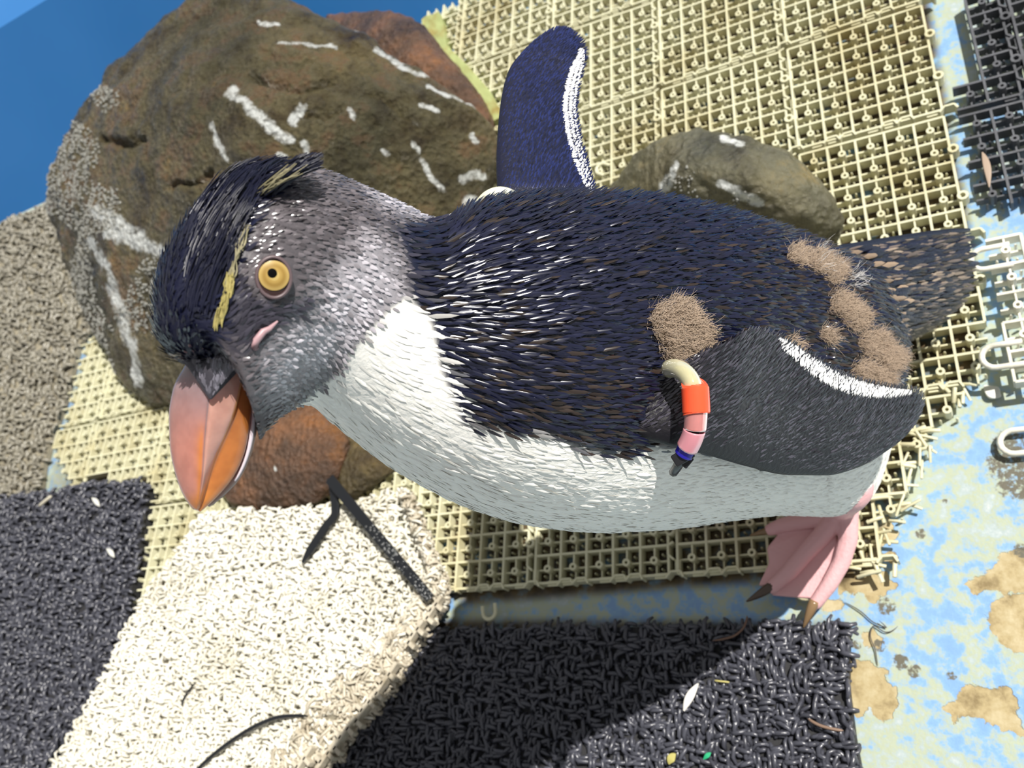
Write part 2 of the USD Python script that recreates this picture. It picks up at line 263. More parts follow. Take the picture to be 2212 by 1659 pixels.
# ------------------------------------------------------------------ grid mats
PITCH, CELL = 0.1222, 0.1222 / 5.5
RING_PX = None
def grid_tile(mb_rib, mb_peg, mb_plate, x0, y0, z, ok, rng, wave):
    """One interlocking grid tile: tall main ribs, low cross ribs with hollow pegs, and flat plates along two edges. ok(points) tells which places are covered."""
    t, th = 0.0019, 0.0013
    n = 5
    lines = [0.0] + [0.14 * CELL + k * CELL * 1.035 for k in range(n + 1)]
    def seg(a, b, w, z0, z1, lift=0.0):
        mid = (np.array(a) + np.array(b)) / 2 + [x0, y0]
        if not ok(mid[None])[0]: return
        v, f = bar(np.array(a) + [x0, y0], np.array(b) + [x0, y0], w, z0, z1)
        v[:, 2] += wave(v[:, :2]); mb_rib.add(v, f)
    L = lines[1:]
    for i in range(n + 1):
        for k in range(n):
            seg((L[i], L[k]), (L[i], L[k + 1]), t, z - 0.0105, z)
            seg((L[k], L[i]), (L[k + 1], L[i]), t, z - 0.0105, z - 0.0003)
    for i in range(n):
        for k in range(n):
            c = np.array([(L[i] + L[i + 1]) / 2, (L[k] + L[k + 1]) / 2]); w = c + [x0, y0]
            if not ok(w[None])[0]: continue
            v, f = ring(w, 0.00135, 0.0032, z - 0.011, z + 0.0012, 9); v[:, 2] += wave(v[:, :2]); mb_peg.add(v, f)
            for dx, dy, top in ((0, 1, 0.001), (1, 0, 0.0045), (-1, 0, 0.004), (0, -1, 0.0055)):
                seg(c + np.array([dx, dy]) * 0.0030, c + np.array([dx, dy]) * CELL / 2, th, z - 0.0105, z - top)
            for sx, sy in ((1, 1), (-1, -1), (1, -1)):                                            # short studs in the cells
                p = w + np.array([sx, sy]) * CELL * 0.25 + rng.normal(0, 0.0006, 2)
                v, f = tube([[p[0], p[1], z - 0.0115], [p[0], p[1], z - 0.006], [p[0], p[1], z - 0.0045]], [0.0011, 0.0010, 0.0005], 5); v[:, 2] += wave(v[:, :2]); mb_peg.add(v, f)
    # plates along the two seam edges
    for k in range(n):
        for (a, b), d in (((L[k] + CELL * (0.06 if k % 2 else 0.5), 0.02 * CELL), (1, 0)), ((0.02 * CELL, L[k] + CELL * (0.5 if k % 2 else 0.06)), (0, 1))):
            c = np.array([a, b]) + [x0, y0]; s = np.array([0.46, 0.2]) * CELL if d[0] else np.array([0.2, 0.46]) * CELL
            if not ok((c + s / 2)[None])[0]: continue
            q = np.array([c, c + [s[0], 0], c + s, c + [0, s[1]]])
            v = np.vstack([np.c_[q, np.full(4, z - 0.004)], np.c_[q, np.full(4, z - 0.002)]]); v[:, 2] += wave(v[:, :2]); mb_plate.add(v, BOXF)
            # zigzag clip standing on the seam
            e = np.array(d, float); o = np.array([-e[1], e[0]])
            a0 = c + e * s.max() * 0.95
            for p0, p1 in ((a0, a0 + e * CELL * 0.18 + o * CELL * 0.2), (a0 + e * CELL * 0.18 + o * CELL * 0.2, a0 + e * CELL * 0.52 + o * CELL * 0.2), (a0 + e * CELL * 0.52 + o * CELL * 0.2, a0 + e * CELL * 0.62)):
                v, f = bar(p0, p1, 0.0016, z - 0.009, z + 0.0012); v[:, 2] += wave(v[:, :2]); mb_plate.add(v, f)
    # two hooks where the neighbour clips on
    for k in (1, 3):
        c = np.array([L[5] + 0.1 * CELL, L[k] + CELL * 0.5]) + [x0, y0]
        if not ok(c[None])[0]: continue
        v, f = ring(c, 0.0022, 0.0042, z - 0.008, z + 0.002, 10); v[:, 2] += wave(v[:, :2]); mb_plate.add(v, f)
def grid_mat(poly, ox, oy, z, material, label_of, group, name='grid_mat_tile', rot=0.0, holes=(), wave_amp=0.0015):
    P_ = np.array([G(a, b, z)[:2] for a, b in poly]); Hs = [np.array([G(a, b, z)[:2] for a, b in h]) for h in holes]
    c, s = math.cos(rot), math.sin(rot); R = np.array([[c, -s], [s, c]]); o = np.array([ox, oy])
    loc = (P_ - o) @ R
    def ok(p):
        q = p @ R.T + o; r = inside(P_, q)
        for h in Hs: r &= ~inside(h, q)
        return r
    wave = lambda q: wave_amp * (meshkit.noise(np.c_[q * 9, np.zeros(len(q))], 3) - 0.5) * 2
    made = []
    rng = np.random.default_rng(int(abs(ox) * 1e4))
    for i in range(int(np.floor(loc[:, 0].min() / PITCH)), int(np.ceil(loc[:, 0].max() / PITCH))):
        for k in range(int(np.floor(loc[:, 1].min() / PITCH)), int(np.ceil(loc[:, 1].max() / PITCH))):
            cs = np.array([[i + a, k + b] for a in np.linspace(0.05, 0.95, 6) for b in np.linspace(0.05, 0.95, 6)]) * PITCH
            if ok(cs).sum() < 3: continue
            a, b = MB(), MB()
            d = a
            grid_tile(a, b, d, i * PITCH, k * PITCH, 0.0, ok, rng, wave)
            if a.n < 60: continue
            cen = np.array([(i + .5) * PITCH, (k + .5) * PITCH]) @ R.T + o
            lab = label_of(i, k, PX(np.array([cen[0], cen[1], z])))
            t = thing(name, lab, 'mat', (cen[0], cen[1], z + ZF), group)
            place = lambda v: np.c_[v[:, :2] @ R.T + o, v[:, 2] + z]
            for nm, q in (('rib_grid', a), ('peg', b)):
                if q.n:
                    v, f = q.get(); obj(nm, (place(v), f), material, t, kind='stuff' if nm == 'peg' else None)
            made.append((i, k))
    return made
ORD = ['first', 'second', 'third', 'fourth', 'fifth', 'sixth', 'seventh', 'eighth', 'ninth', 'tenth', 'eleventh', 'twelfth', 'thirteenth']
def beige_name(i, k, c): return f'beige plastic grid mat tile, {ORD[k + 3]} row from near edge, {ORD[-i]} column from right'
grid_mat(GP, -0.0935, 0.5265, 0.0, M_BEIGE, beige_name, 'beige grid mat tiles', holes=[[(0, 1072), (120, 1058), (210, 1040), (308, 1034), (318, 1046), (298, 1200), (264, 1360), (205, 1490), (0, 1600)]])
grid_mat([(2064, -60), (2085, 140), (2104, 300), (2122, 440), (2235, 424), (2235, -60)], 0.085, 0.52, 0.002, M_GREYGRID,
         lambda i, k, c: 'dark grey plastic grid mat tile, narrow sliver in the top right corner' if i > -1 else f'dark grey plastic grid mat tile at the right edge, {ORD[k + 1]} up from the cream tile', 'dark grey grid mat tiles')
grid_mat([(2136, 462), (2150, 560), (2165, 700), (2186, 905), (2240, 897), (2235, 450)], 0.062, 0.395 - 0.1222, 0.012, M_WHITEGRID,
         lambda i, k, c: 'cream plastic grid mat tile cut by the right frame edge beside the tail', None, name='cream_grid_mat_tile')
# two U-shaped loops on the cream tile's edge, and loose broken loops at the frayed corner
def u_loop(x, y, z, ang, w, l, r, name, label, material):
    c = G(x, y, z); e = np.array([math.cos(ang), math.sin(ang), 0]); n = np.array([-e[1], e[0], 0])
    pts = [c - e * l + n * w] + [c + n * w * math.cos(t) + e * w * math.sin(t) for t in np.linspace(0, np.pi, 9)] + [c - e * l - n * w]
    return obj(name, tube(pts, r, 6), material, None, True, label=label, cat='loop')
for (x, y, lab) in ((2125, 560, 'cream U-shaped loop beside the tail tip'), (2150, 770, 'cream U-shaped loop right of the rump'), (2190, 955, 'cream U-shaped loop at the frame edge above the bare floor')):
    u_loop(x, y, 0.012 if y < 900 else -0.006, math.pi, 0.0085, 0.018, 0.0022, 'edge_loop', lab, M_WHITEGRID)
for (x, y, a, lab) in ((1057, 1322, -1.4, 'beige hook on the near edge of the grid mat'), (1300, 365, 2.6, 'beige hook at the base of the far flipper'), (1738, 1275, -1.5, 'beige hook between the toes')):
    u_loop(x, y, 0.0, a, 0.006, 0.006, 0.0018, 'edge_loop', lab, M_BEIGE)
rg = np.random.default_rng(3); mb = MB()
for _ in range(46):
    x, y = [(2000, 950), (1965, 1010), (1940, 1080), (1900, 1150), (1880, 1220), (2070, 850)][rg.integers(6)] + rg.normal(0, 16, 2)
    p = G(x, y, -0.006 + 0.006 * rg.random()); a = rg.choice([0, math.pi / 2]) + rg.normal(0, 0.4); e = np.array([math.cos(a), math.sin(a), rg.normal(0, 0.25)]) * rg.uniform(0.004, 0.009)
    mb.add(*tube([p - e, p + [0, 0, 0.001], p + e], rg.uniform(0.001, 0.0017), 5))
obj('broken_ribs', mb.get(), M_BEIGE, None, True, label='broken snapped-off ribs at the ragged corner of the beige grid mat', cat='mat scraps', kind='stuff')

# ------------------------------------------------------------------ coil mats
def noodles(poly, z, spacing, length, rad, rng, bow=0.002, aligned=0.75, layers=2, rot=0.0, zfun=None, jitter=0.45, up=0.0):
    P_ = np.array([G(a, b, z)[:2] for a, b in poly]); lo, hi = P_.min(0), P_.max(0); out = MB()
    c, s = math.cos(rot), math.sin(rot)
    for lay in range(layers):
        g = np.stack(np.meshgrid(np.arange(lo[0] - .02, hi[0] + .02, spacing), np.arange(lo[1] - .02, hi[1] + .02, spacing), indexing='ij'), -1).reshape(-1, 2)
        g = g + rng.normal(0, spacing * jitter, g.shape); g = g[inside(P_, g)]
        vis = PX(np.c_[g, np.full(len(g), z)]); g = g[(vis[:, 0] > -60) & (vis[:, 0] < W + 60) & (vis[:, 1] > -60) & (vis[:, 1] < H + 90)]
        for x, y in g:
            a = (rng.choice([0.0, math.pi / 2]) if rng.random() < aligned else rng.uniform(0, math.pi)) + rng.normal(0, 0.22) + rot
            l = length * rng.uniform(0.7, 1.25) / 2; e = np.array([math.cos(a), math.sin(a), rng.normal(0, 0.25) + up * rng.random()]) * l
            zz = z - lay * rad * 1.8 + rng.normal(0, rad * 0.6) + (zfun(np.array([x, y])) if zfun else 0)
            p = np.array([x, y, zz]); n = np.array([-e[1], e[0], 0]) * rng.normal(0, 0.3)
            pts = [p - e - [0, 0, bow], p - e * 0.45 + n * 0.6 + [0, 0, bow * .5], p + e * 0.45 + n * 0.6 + [0, 0, bow * .5], p + e - [0, 0, bow]]
            r = rad * rng.uniform(0.85, 1.15); out.add(*tube(pts, [r * .75, r, r, r * .75], 6))
    return out.get()
def coil_mat(name, label, poly, z, material, backing, **kw):
    c = np.mean([G(a, b, z) for a, b in poly], axis=0); c[2] = ZF
    t = thing(name, label, 'mat', c)
    P_ = shapely.Polygon([tuple(G(a, b, z)[:2]) for a, b in poly]).buffer(-0.002)
    e = trimesh.creation.extrude_polygon(P_, z - 0.004 - ZF - 0.001); e.apply_translation([0, 0, ZF + 0.001])
    obj('backing', e, backing, t)
    obj('coil_pile', noodles(poly, z, **kw), material, t, True, kind='stuff')
    return t
coil_mat('coil_mat', 'dark grey coil mat in the foreground shade below the foot', [(660, 1720), (850, 1480), (925, 1360), (1000, 1352), (1300, 1348), (1600, 1345), (1840, 1340), (1838, 1480), (1852, 1590), (1880, 1740)], 0.0, M_NOODLE_DARK, M_BACKING_DARK,
         spacing=0.0056, length=0.0105, rad=0.00165, rng=np.random.default_rng(11), layers=2)
coil_mat('coil_mat', 'dark grey coil mat in the lower left corner', [(-160, 1090), (0, 1072), (120, 1058), (210, 1040), (308, 1034), (316, 1048), (296, 1200), (262, 1360), (205, 1490), (90, 1670), (-40, 1800), (-300, 1800)], 0.010, M_NOODLE_DARK, M_BACKING_DARK,
         spacing=0.0068, length=0.0100, rad=0.0019, rng=np.random.default_rng(12), layers=2)
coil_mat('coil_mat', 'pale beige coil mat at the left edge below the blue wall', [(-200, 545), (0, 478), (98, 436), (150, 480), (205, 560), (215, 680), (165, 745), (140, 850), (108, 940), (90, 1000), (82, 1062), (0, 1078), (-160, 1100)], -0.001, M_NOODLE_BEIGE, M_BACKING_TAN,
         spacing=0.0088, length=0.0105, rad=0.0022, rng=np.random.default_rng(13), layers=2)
WM = [(432, 1108), (520, 1100), (640, 1098), (760, 1088), (850, 1050), (885, 1100), (925, 1190), (962, 1285), (930, 1325), (832, 1480), (760, 1570), (660, 1700), (60, 1760), (110, 1650), (210, 1480), (262, 1370), (305, 1290), (375, 1195)]
ZW = 0.020
WMP = [(432, 1108), (520, 1100), (640, 1098), (760, 1088), (850, 1050), (872, 1062), (903, 1150), (938, 1238), (888, 1336), (778, 1436), (660, 1545), (560, 1700), (60, 1760), (110, 1650), (210, 1480), (262, 1370), (305, 1290), (375, 1195)]
unit2 = lambda a: a / np.linalg.norm(a)
edge_line = np.array([G(a, b, ZW)[:2] for a, b in ((870, 1075), (962, 1285), (930, 1325), (832, 1480), (760, 1570), (660, 1700))])
wdrop = lambda p: -0.015 * (1 - sstep(0.0, 0.035, ldist(edge_line, np.atleast_2d(p))))[0]
wt = thing('coil_mat', 'white coil mat with a frayed near edge under the black strap', 'mat', G(560, 1400, ZF))
WPi = shapely.Polygon([tuple(G(a, b, ZW)[:2]) for a, b in WM]).buffer(-0.004)
core = WPi.difference(shapely.LineString(edge_line).buffer(0.022))
e = trimesh.creation.extrude_polygon(core, ZW - 0.006 - 0.005); e.apply_translation([0, 0, 0.005]); obj('backing', e, M_BACKING_TAN, wt)
obj('coil_pile', noodles(WMP, ZW, 0.0052, 0.0078, 0.00135, np.random.default_rng(14), bow=0.0024, aligned=0.6, layers=3, zfun=wdrop), M_NOODLE_WHITE, wt, True, kind='stuff')
rg = np.random.default_rng(15)
in_px = np.array([(872, 1062), (903, 1150), (934, 1232), (882, 1332), (772, 1432), (655, 1540), (560, 1690)], float); out_px = np.array([(885, 1075), (930, 1180), (964, 1288), (938, 1338), (845, 1490), (770, 1580), (690, 1700)], float)
for nm, count, ma in (('frayed_loops', 2600, M_NOODLE_AGED), ('frayed_ends', 900, M_NOODLE_WHITE)):                                     # frayed loops along the near edge
    mb = MB()
    for _ in range(count):
        k = rg.choice(len(in_px) - 1, p=np.array([.06, .07, .2, .27, .22, .18])); f1 = rg.random(); w = rg.random() ** (1.0 if ma is M_NOODLE_AGED else 1.7)
        a = in_px[k] + (in_px[k + 1] - in_px[k]) * f1; b = out_px[k] + (out_px[k + 1] - out_px[k]) * f1; p = a * (1 - w) + b * w; z = (ZW + 0.001) * (1 - w ** 1.3) + 0.004 * w ** 1.3 - 0.008 * rg.random() * (1 - 0.6 * w); z = max(z, 0.004)
        q = G(p[0], p[1], z); t0, an = rg.uniform(0, 6.28), rg.uniform(0, 6.28); r = rg.uniform(0.003, 0.0075); e1 = np.array([math.cos(an), math.sin(an), 0]); ax = np.array([rg.normal(0, .6), rg.normal(0, .6), 1.0]); ax /= np.linalg.norm(ax)
        mb.add(*tube([q + r * (e1 * math.cos(t0 + t) + ax * 0.7 * math.sin(t0 + t)) for t in np.linspace(0, rg.uniform(1.2, 3.8), 6)], rg.uniform(0.0009, 0.0018), 5))
    obj(nm, mb.get(), ma, wt, True, kind='stuff')
for k, (x, y) in enumerate([(712, 1640), (757, 1588), (668, 1652), (800, 1530), (846, 1472), (912, 1372), (946, 1318), (618, 1650)]):       # snapped T-shaped grid ribs sticking out of the frayed edge
    o = G(x, y, 0.010)[:2]; d = unit2(G(x + 50, y - 75, 0.010)[:2] - o); n = np.array([d[1], -d[0]]); mb = MB(); z1 = 0.0190 + 0.002 * (k % 3); l = 0.017 if k < 5 else 0.012
    for a, b in ((o - d * l, o + d * l), (o - d * l * .75, o - d * l * .75 + n * 0.0085), (o + d * l * .35, o + d * l * .35 + n * 0.0085), (o - d * l * .2, o - d * l * .2 - n * 0.008)):
        mb.add(*bar(a, b, 0.0034, z1 - 0.007, z1))
    obj('snapped_rib', mb.get(), M_NOODLE_AGED, wt)

# ------------------------------------------------------------------ rocks
ROCKS = []
def rock(name, label, pts, material, edge, amp, freq, seed, streaks=(), smooth=7, base=0.003, cut=None, cracks=()):
    P_ = np.array([G(x, y, z) for x, y, z in pts]); P_[:, 2] = np.maximum(P_[:, 2], base + 0.004); P_ = np.vstack([P_, np.c_[P_[:, :2] * 0.85 + P_[:, :2].mean(0) * 0.15, np.full(len(P_), base - 0.01)]])
    def weld(man): q = man.to_mesh(); return trimesh.Trimesh(np.array(q.vert_properties)[:, :3], np.array(q.tri_verts), process=True)
    m_ = weld(manifold3d.Manifold.hull_points(P_).refine_to_length(edge * 4))
    trimesh.smoothing.filter_laplacian(m_, lamb=0.5, iterations=smooth)
    m_ = weld(manifold3d.Manifold(manifold3d.Mesh(np.array(m_.vertices, np.float32), np.array(m_.faces, np.uint32))).refine(4))
    trimesh.smoothing.filter_laplacian(m_, lamb=0.5, iterations=3)
    v = np.array(m_.vertices); lo, hi = P_.min(0), P_.max(0); lo[2] = base - .01; v = (v - v.min(0)) / (v.max(0) - v.min(0)) * (hi - lo) + lo; m_ = trimesh.Trimesh(v, m_.faces, process=False); n = np.array(m_.vertex_normals)
    v = v + n * (amp * (meshkit.fbm(v * freq + seed, 4, seed) - 0.5) * 2 + amp * 0.7 * (np.abs(meshkit.fbm(v * freq * 3.3 + seed, 4, seed + 9) - 0.5) * 3 - 0.35))[:, None]
    for line, w, dep in cracks:
        q = PX(v)[:, :2]; q = q + np.stack([meshkit.fbm(v * 70 + 3, 3) - 0.5, meshkit.fbm(v * 70 + 17, 3) - 0.5], 1) * 22; v = v - n * (dep * sstep(w, 0, ldist(line, q)) * (((CAM - v) * n).sum(1) > 0))[:, None]
    v[:, 2] = np.maximum(v[:, 2], base); man = manifold3d.Manifold(manifold3d.Mesh(v.astype(np.float32), np.array(m_.faces, np.uint32)))
    for c in cut or (): man = man - c
    if cut: m_ = weld(man); v = np.array(m_.vertices); n = np.array(m_.vertex_normals)
    ROCKS.append(man)
    g = np.zeros(len(v)); px = PX(v)[:, :2]; face = ((CAM - v) * n).sum(1) > 0
    wob = np.stack([meshkit.fbm(v * 60 + 3, 3) - 0.5, meshkit.fbm(v * 60 + 17, 3) - 0.5], 1) * 26
    for line, w in streaks:
        d = ldist(line, px + wob) if len(line) > 1 else np.linalg.norm(px + wob - line[0], axis=1)
        g = np.maximum(g, sstep(w * 1.25, w * 0.15, d))
    g *= face
    return obj(name, (v, m_.faces), material, None, True, attrs={'guano': g}, label=label, cat='rock')
S1 = [([(500, 195), (560, 255), (625, 305)], 20), ([(455, 270), (470, 310), (488, 345)], 10), ([(600, 95), (660, 97), (730, 105)], 9), ([(560, 50), (600, 55)], 9),
      ([(810, 105), (850, 130), (900, 160), (945, 165)], 10), ([(925, 190), (960, 205), (1040, 235)], 8), ([(905, 228), (940, 240)], 11), ([(1015, 290), (1025, 305)], 9),
      ([(210, 455), (250, 480), (300, 510)], 28), ([(195, 520), (230, 570), (250, 640)], 16), ([(240, 620), (265, 690), (280, 740)], 22), ([(300, 510), (350, 545)], 18), ([(230, 500), (330, 540)], 24),
      ([(285, 750), (300, 830)], 14), ([(340, 660), (355, 700)], 14), ([(910, 345), (935, 385), (955, 415)], 12), ([(1000, 385), (1040, 380)], 22), ([(1010, 430), (1060, 440)], 16), ([(650, 230), (630, 265)], 18),
      ([(655, 315), (662, 332)], 15), ([(600, 335), (612, 342)], 14), ([(830, 330), (840, 335)], 10), ([(895, 315), (905, 325)], 12), ([(760, 235), (765, 255)], 8)]
rock('rock', 'large wet olive-brown rock streaked white behind the penguin head',
     [(300, 860, 0), (185, 640, 0), (335, 880, 0), (420, 900, 0), (700, 800, 0), (1000, 560, 0), (1078, 420, 0), (1080, 350, 0.0),
      (108, 400, .10), (110, 440, .06), (150, 260, .13), (205, 180, .15), (330, 60, .17), (420, -30, .18), (600, -20, .17), (720, 40, .14), (1060, 255, .05), (800, 105, .13), (640, 110, .17), (420, 250, .2), (560, 300, .19), (950, 250, .09), (230, 480, .13), (330, 650, .10)],
     M_ROCK, 0.0035, 0.011, 9.0, 5, S1, cracks=[([(545, 165), (590, 185), (650, 195), (720, 175)], 12, .012), ([(225, 300), (270, 312), (305, 302)], 14, .010), ([(365, 402), (420, 396), (458, 372)], 10, .008), ([(640, 240), (700, 250), (730, 235)], 11, .008), ([(800, 200), (850, 225), (900, 270)], 9, .006)])
rock('rock', 'rust-brown rock between the large rock and the beige grid mat', [(700, 30, .05), (760, 25, .05), (880, 25, .06), (905, 40, .05), (925, 90, .045), (985, 150, .04), (1055, 240, .02), (1070, 250, 0), (1060, 330, 0), (720, 90, .06), (800, 60, .07), (850, 110, .07), (900, 130, .065), (800, 200, 0)],
     M_ROCK_RUST, 0.0035, 0.006, 14., 21, [([(668, 50), (740, 75), (780, 70)], 8)], cut=ROCKS[:1])
rock('rock', 'reddish-brown rock under the bill and throat', [(470, 1040, 0), (520, 900, .02), (560, 870, .03), (690, 880, .03), (745, 955, .028), (720, 1030, .02), (690, 1095, 0), (600, 1110, 0), (510, 1095, 0), (600, 950, .04), (640, 1000, .035), (700, 850, 0)],
     M_ROCK_RUST, 0.002, 0.004, 26., 33, [([(590, 1010), (592, 1014)], 7)], smooth=6, cut=ROCKS[:1])
rock('rock', 'small olive rock wedged below the throat beside the reddish rock', [(745, 975, .018), (770, 960, .016), (845, 1005, .008), (840, 1030, 0), (745, 1095, 0), (730, 1050, .01), (790, 1010, .022), (760, 950, 0)],
     M_ROCK_OLIVE, 0.0018, 0.003, 40., 44, smooth=5, cut=ROCKS[2:3])
rock('rock', 'rounded grey-green wet rock behind the penguin back', [(1320, 420, .01), (1345, 370, .03), (1400, 310, .05), (1480, 282, .06), (1560, 275, .06), (1650, 300, .06), (1740, 350, .05), (1800, 420, .035), (1825, 480, .02), (1820, 525, .0), (1780, 540, 0), (1550, 560, 0), (1350, 520, 0), (1500, 380, .085), (1620, 400, .08), (1720, 460, .05)],
     M_ROCK_GREY, 0.0026, 0.006, 15., 55, [([(1460, 360), (1440, 400), (1420, 425)], 16), ([(1560, 300), (1600, 310)], 12), ([(1560, 400), (1640, 440)], 18), ([(1490, 440), (1500, 450)], 8)])
def droplets(name, label, rk, n, cx, rmax, seed, material):
    r = np.random.default_rng(seed); q_ = rk.to_mesh(); t = trimesh.Trimesh(np.array(q_.vert_properties)[:, :3], np.array(q_.tri_verts), process=False); p, fi = trimesh.sample.sample_surface(t, n * 14, seed=seed); nn = t.face_normals[fi]; px = PX(p)[:, :2]
    face = ((CAM - p) * nn).sum(1) > 0; wgt = np.zeros(len(p))
    for x, y, rd, k in cx: wgt = np.maximum(wgt, k * np.exp(-((px[:, 0] - x) ** 2 + (px[:, 1] - y) ** 2) / rd ** 2))
    ids = np.flatnonzero(face & (r.random(len(p)) < wgt))[:n]; base = trimesh.creation.icosphere(1, 1.0); mb = MB()
    for k in ids: mb.add(base.vertices * r.uniform(0.4, 1.0) * rmax + p[k] + nn[k] * rmax * 0.2, base.faces)
    return obj(name, mb.get(), material, None, True, label=label, cat='water drops', kind='stuff')
M_DROP = mat('foam_drops', {'p': ('principled_bsdf', {'base_color': (0.42, 0.42, 0.38), 'roughness': 0.15, 'specular_ior_level': 0.8, 'transmission_weight': 0.45, 'ior': 1.33})}, [], 'p.BSDF')
droplets('water_drops', 'clustered water drops glinting on the left side of the large rock', ROCKS[0], 2200, [(150, 330, 75, .9), (140, 400, 60, 1.0), (190, 440, 60, .8), (230, 210, 80, .5), (430, 60, 120, .25), (480, 100, 90, .35), (620, 150, 160, .2), (800, 260, 260, .10), (950, 300, 130, .22), (350, 600, 160, .2), (1020, 420, 70, .3), (500, 250, 400, .05)], 0.0019, 3, M_DROP)
droplets('water_drops', 'tiny water drops on the rounded grey-green rock', ROCKS[-1], 250, [(1560, 400, 90, .6), (1600, 430, 60, .8), (1700, 470, 60, .5), (1440, 350, 60, .3)], 0.0013, 4, M_DROP)
q = [(915, 40), (945, 30), (955, 60), (960, 100), (1010, 150), (1050, 195), (1080, 250), (1066, 258), (1020, 190), (960, 140), (925, 95)]
z0 = 0.006
e = trimesh.creation.extrude_polygon(shapely.Polygon([tuple(G(a, b, z0)[:2]) for a, b in q]).buffer(0.003), 0.012); e.apply_translation([0, 0, z0 - 0.012])
v, f = trimesh.remesh.subdivide_to_size(e.vertices, e.faces, 0.006); v[:, 2] += 0.004 * (meshkit.fbm(v * 60, 3) - 0.5) * 2
obj('edge_strip', (v, f), M_ALGAE, None, True, label='yellow-green slimy rubber strip along the rust-brown rock', cat='rubber strip')
# ------------------------------------------------------------------ penguin: one lofted body
from scipy.interpolate import CubicSpline, PchipInterpolator
# stations along the spine from rump to bill base: upper outline, lower outline, half thickness
ST = [((1962, 770), (1940, 880), 0.024), ((1945, 680), (1915, 1000), 0.055), ((1890, 590), (1872, 1085), 0.078), ((1790, 535), (1790, 1112), 0.094), ((1670, 492), (1690, 1108), 0.103), ((1540, 456), (1580, 1118), 0.106),
      ((1400, 434), (1440, 1136), 0.105), ((1260, 429), (1300, 1142), 0.102), ((1130, 436), (1160, 1130), 0.096), ((1050, 446), (1030, 1098), 0.086), ((1003, 463), (925, 1052), 0.076), ((966, 478), (835, 1000), 0.066),
      ((928, 473), (762, 945), 0.057), ((885, 452), (708, 902), 0.051), ((835, 428), (672, 874), 0.047), ((765, 398), (652, 874), 0.043), ((690, 372), (635, 882), 0.04), ((600, 365), (617, 890), 0.038),
      ((512, 383), (588, 915), 0.0365), ((440, 440), (562, 946), 0.035), ((378, 528), (561, 905), 0.033), ((350, 618), (561, 850), 0.031), ((352, 700), (558, 806), 0.027), ((376, 758), (555, 782), 0.022), ((404, 787), (545, 772), 0.012)]
assert len(ST) == 25
ST_T = np.array([s[0] for s in ST], float); ST_B = np.array([s[1] for s in ST], float); ST_W = np.array([s[2] for s in ST])
NS = len(ST); SS = np.arange(NS, dtype=float)
def spine_depth(x): return 1 / np.interp(x, [430, 480, 600, 760, 960, 1880, 1960], [1 / .283, 1 / .287, 1 / .297, 1 / .332, 1 / .385, 1 / .568, 1 / .585])
from scipy.ndimage import gaussian_filter1d
fT, fB = PchipInterpolator(SS, ST_T), PchipInterpolator(SS, ST_B)
_c = (ST_T + ST_B) / 2; _k = np.linspace(0, NS - 1, 40 * (NS - 1) + 1)
_soft = lambda y, sg: CubicSpline(_k[::10], gaussian_filter1d(PchipInterpolator(SS, y)(_k), sg * 40, mode='nearest')[::10])
fD = _soft(spine_depth(_c[:, 0]), 0.9); _w0 = PchipInterpolator(SS, ST_W); _w1 = _soft(ST_W, 0.8)
fW = lambda s: np.where((s > 3) & (s < NS - 5), _w1(s), _w0(s))
fC = CubicSpline(SS, D(_c[:, 0], _c[:, 1], fD(SS)))
PHI_D = math.radians(45)                                     # where the bird's spine lies on each section
def loft(s, phi):
    """Point of the skin at station s and angle phi (0 = upper outline, 90 = towards the photographer's side, 180 = lower outline)."""
    s, phi = np.broadcast_arrays(np.asarray(s, float), np.asarray(phi, float))
    d = fD(s); t, b = fT(s), fB(s); pT, pB = D(t[..., 0], t[..., 1], d), D(b[..., 0], b[..., 1], d); c = (pT + pB) / 2; a = (pT - pB) / 2
    an = a / np.linalg.norm(a, axis=-1, keepdims=True); bn = CAM - c; bn = bn - (bn * an).sum(-1, keepdims=True) * an       # oblique sections, so that they never cross where the neck bends
    bn /= np.linalg.norm(bn, axis=-1, keepdims=True) + 1e-12
    return c + a * np.cos(phi)[..., None] + bn * (fW(s) * np.sin(phi))[..., None]
def loft_frame(s, phi):
    e = 1e-3; p = loft(s, phi); ds = (loft(np.minimum(s + e, NS - 1), phi) - loft(np.maximum(s - e, 0), phi)); dp = loft(s, phi + e) - loft(s, phi - e)
    n = np.cross(ds, dp); n /= np.linalg.norm(n, axis=-1, keepdims=True) + 1e-15
    c = fC(s); n = np.where(((p - c) * n).sum(-1, keepdims=True) < 0, -n, n)
    t = ds / (np.linalg.norm(ds, axis=-1, keepdims=True) + 1e-15)
    return p, n, -t                                            # -t runs from the head to the tail
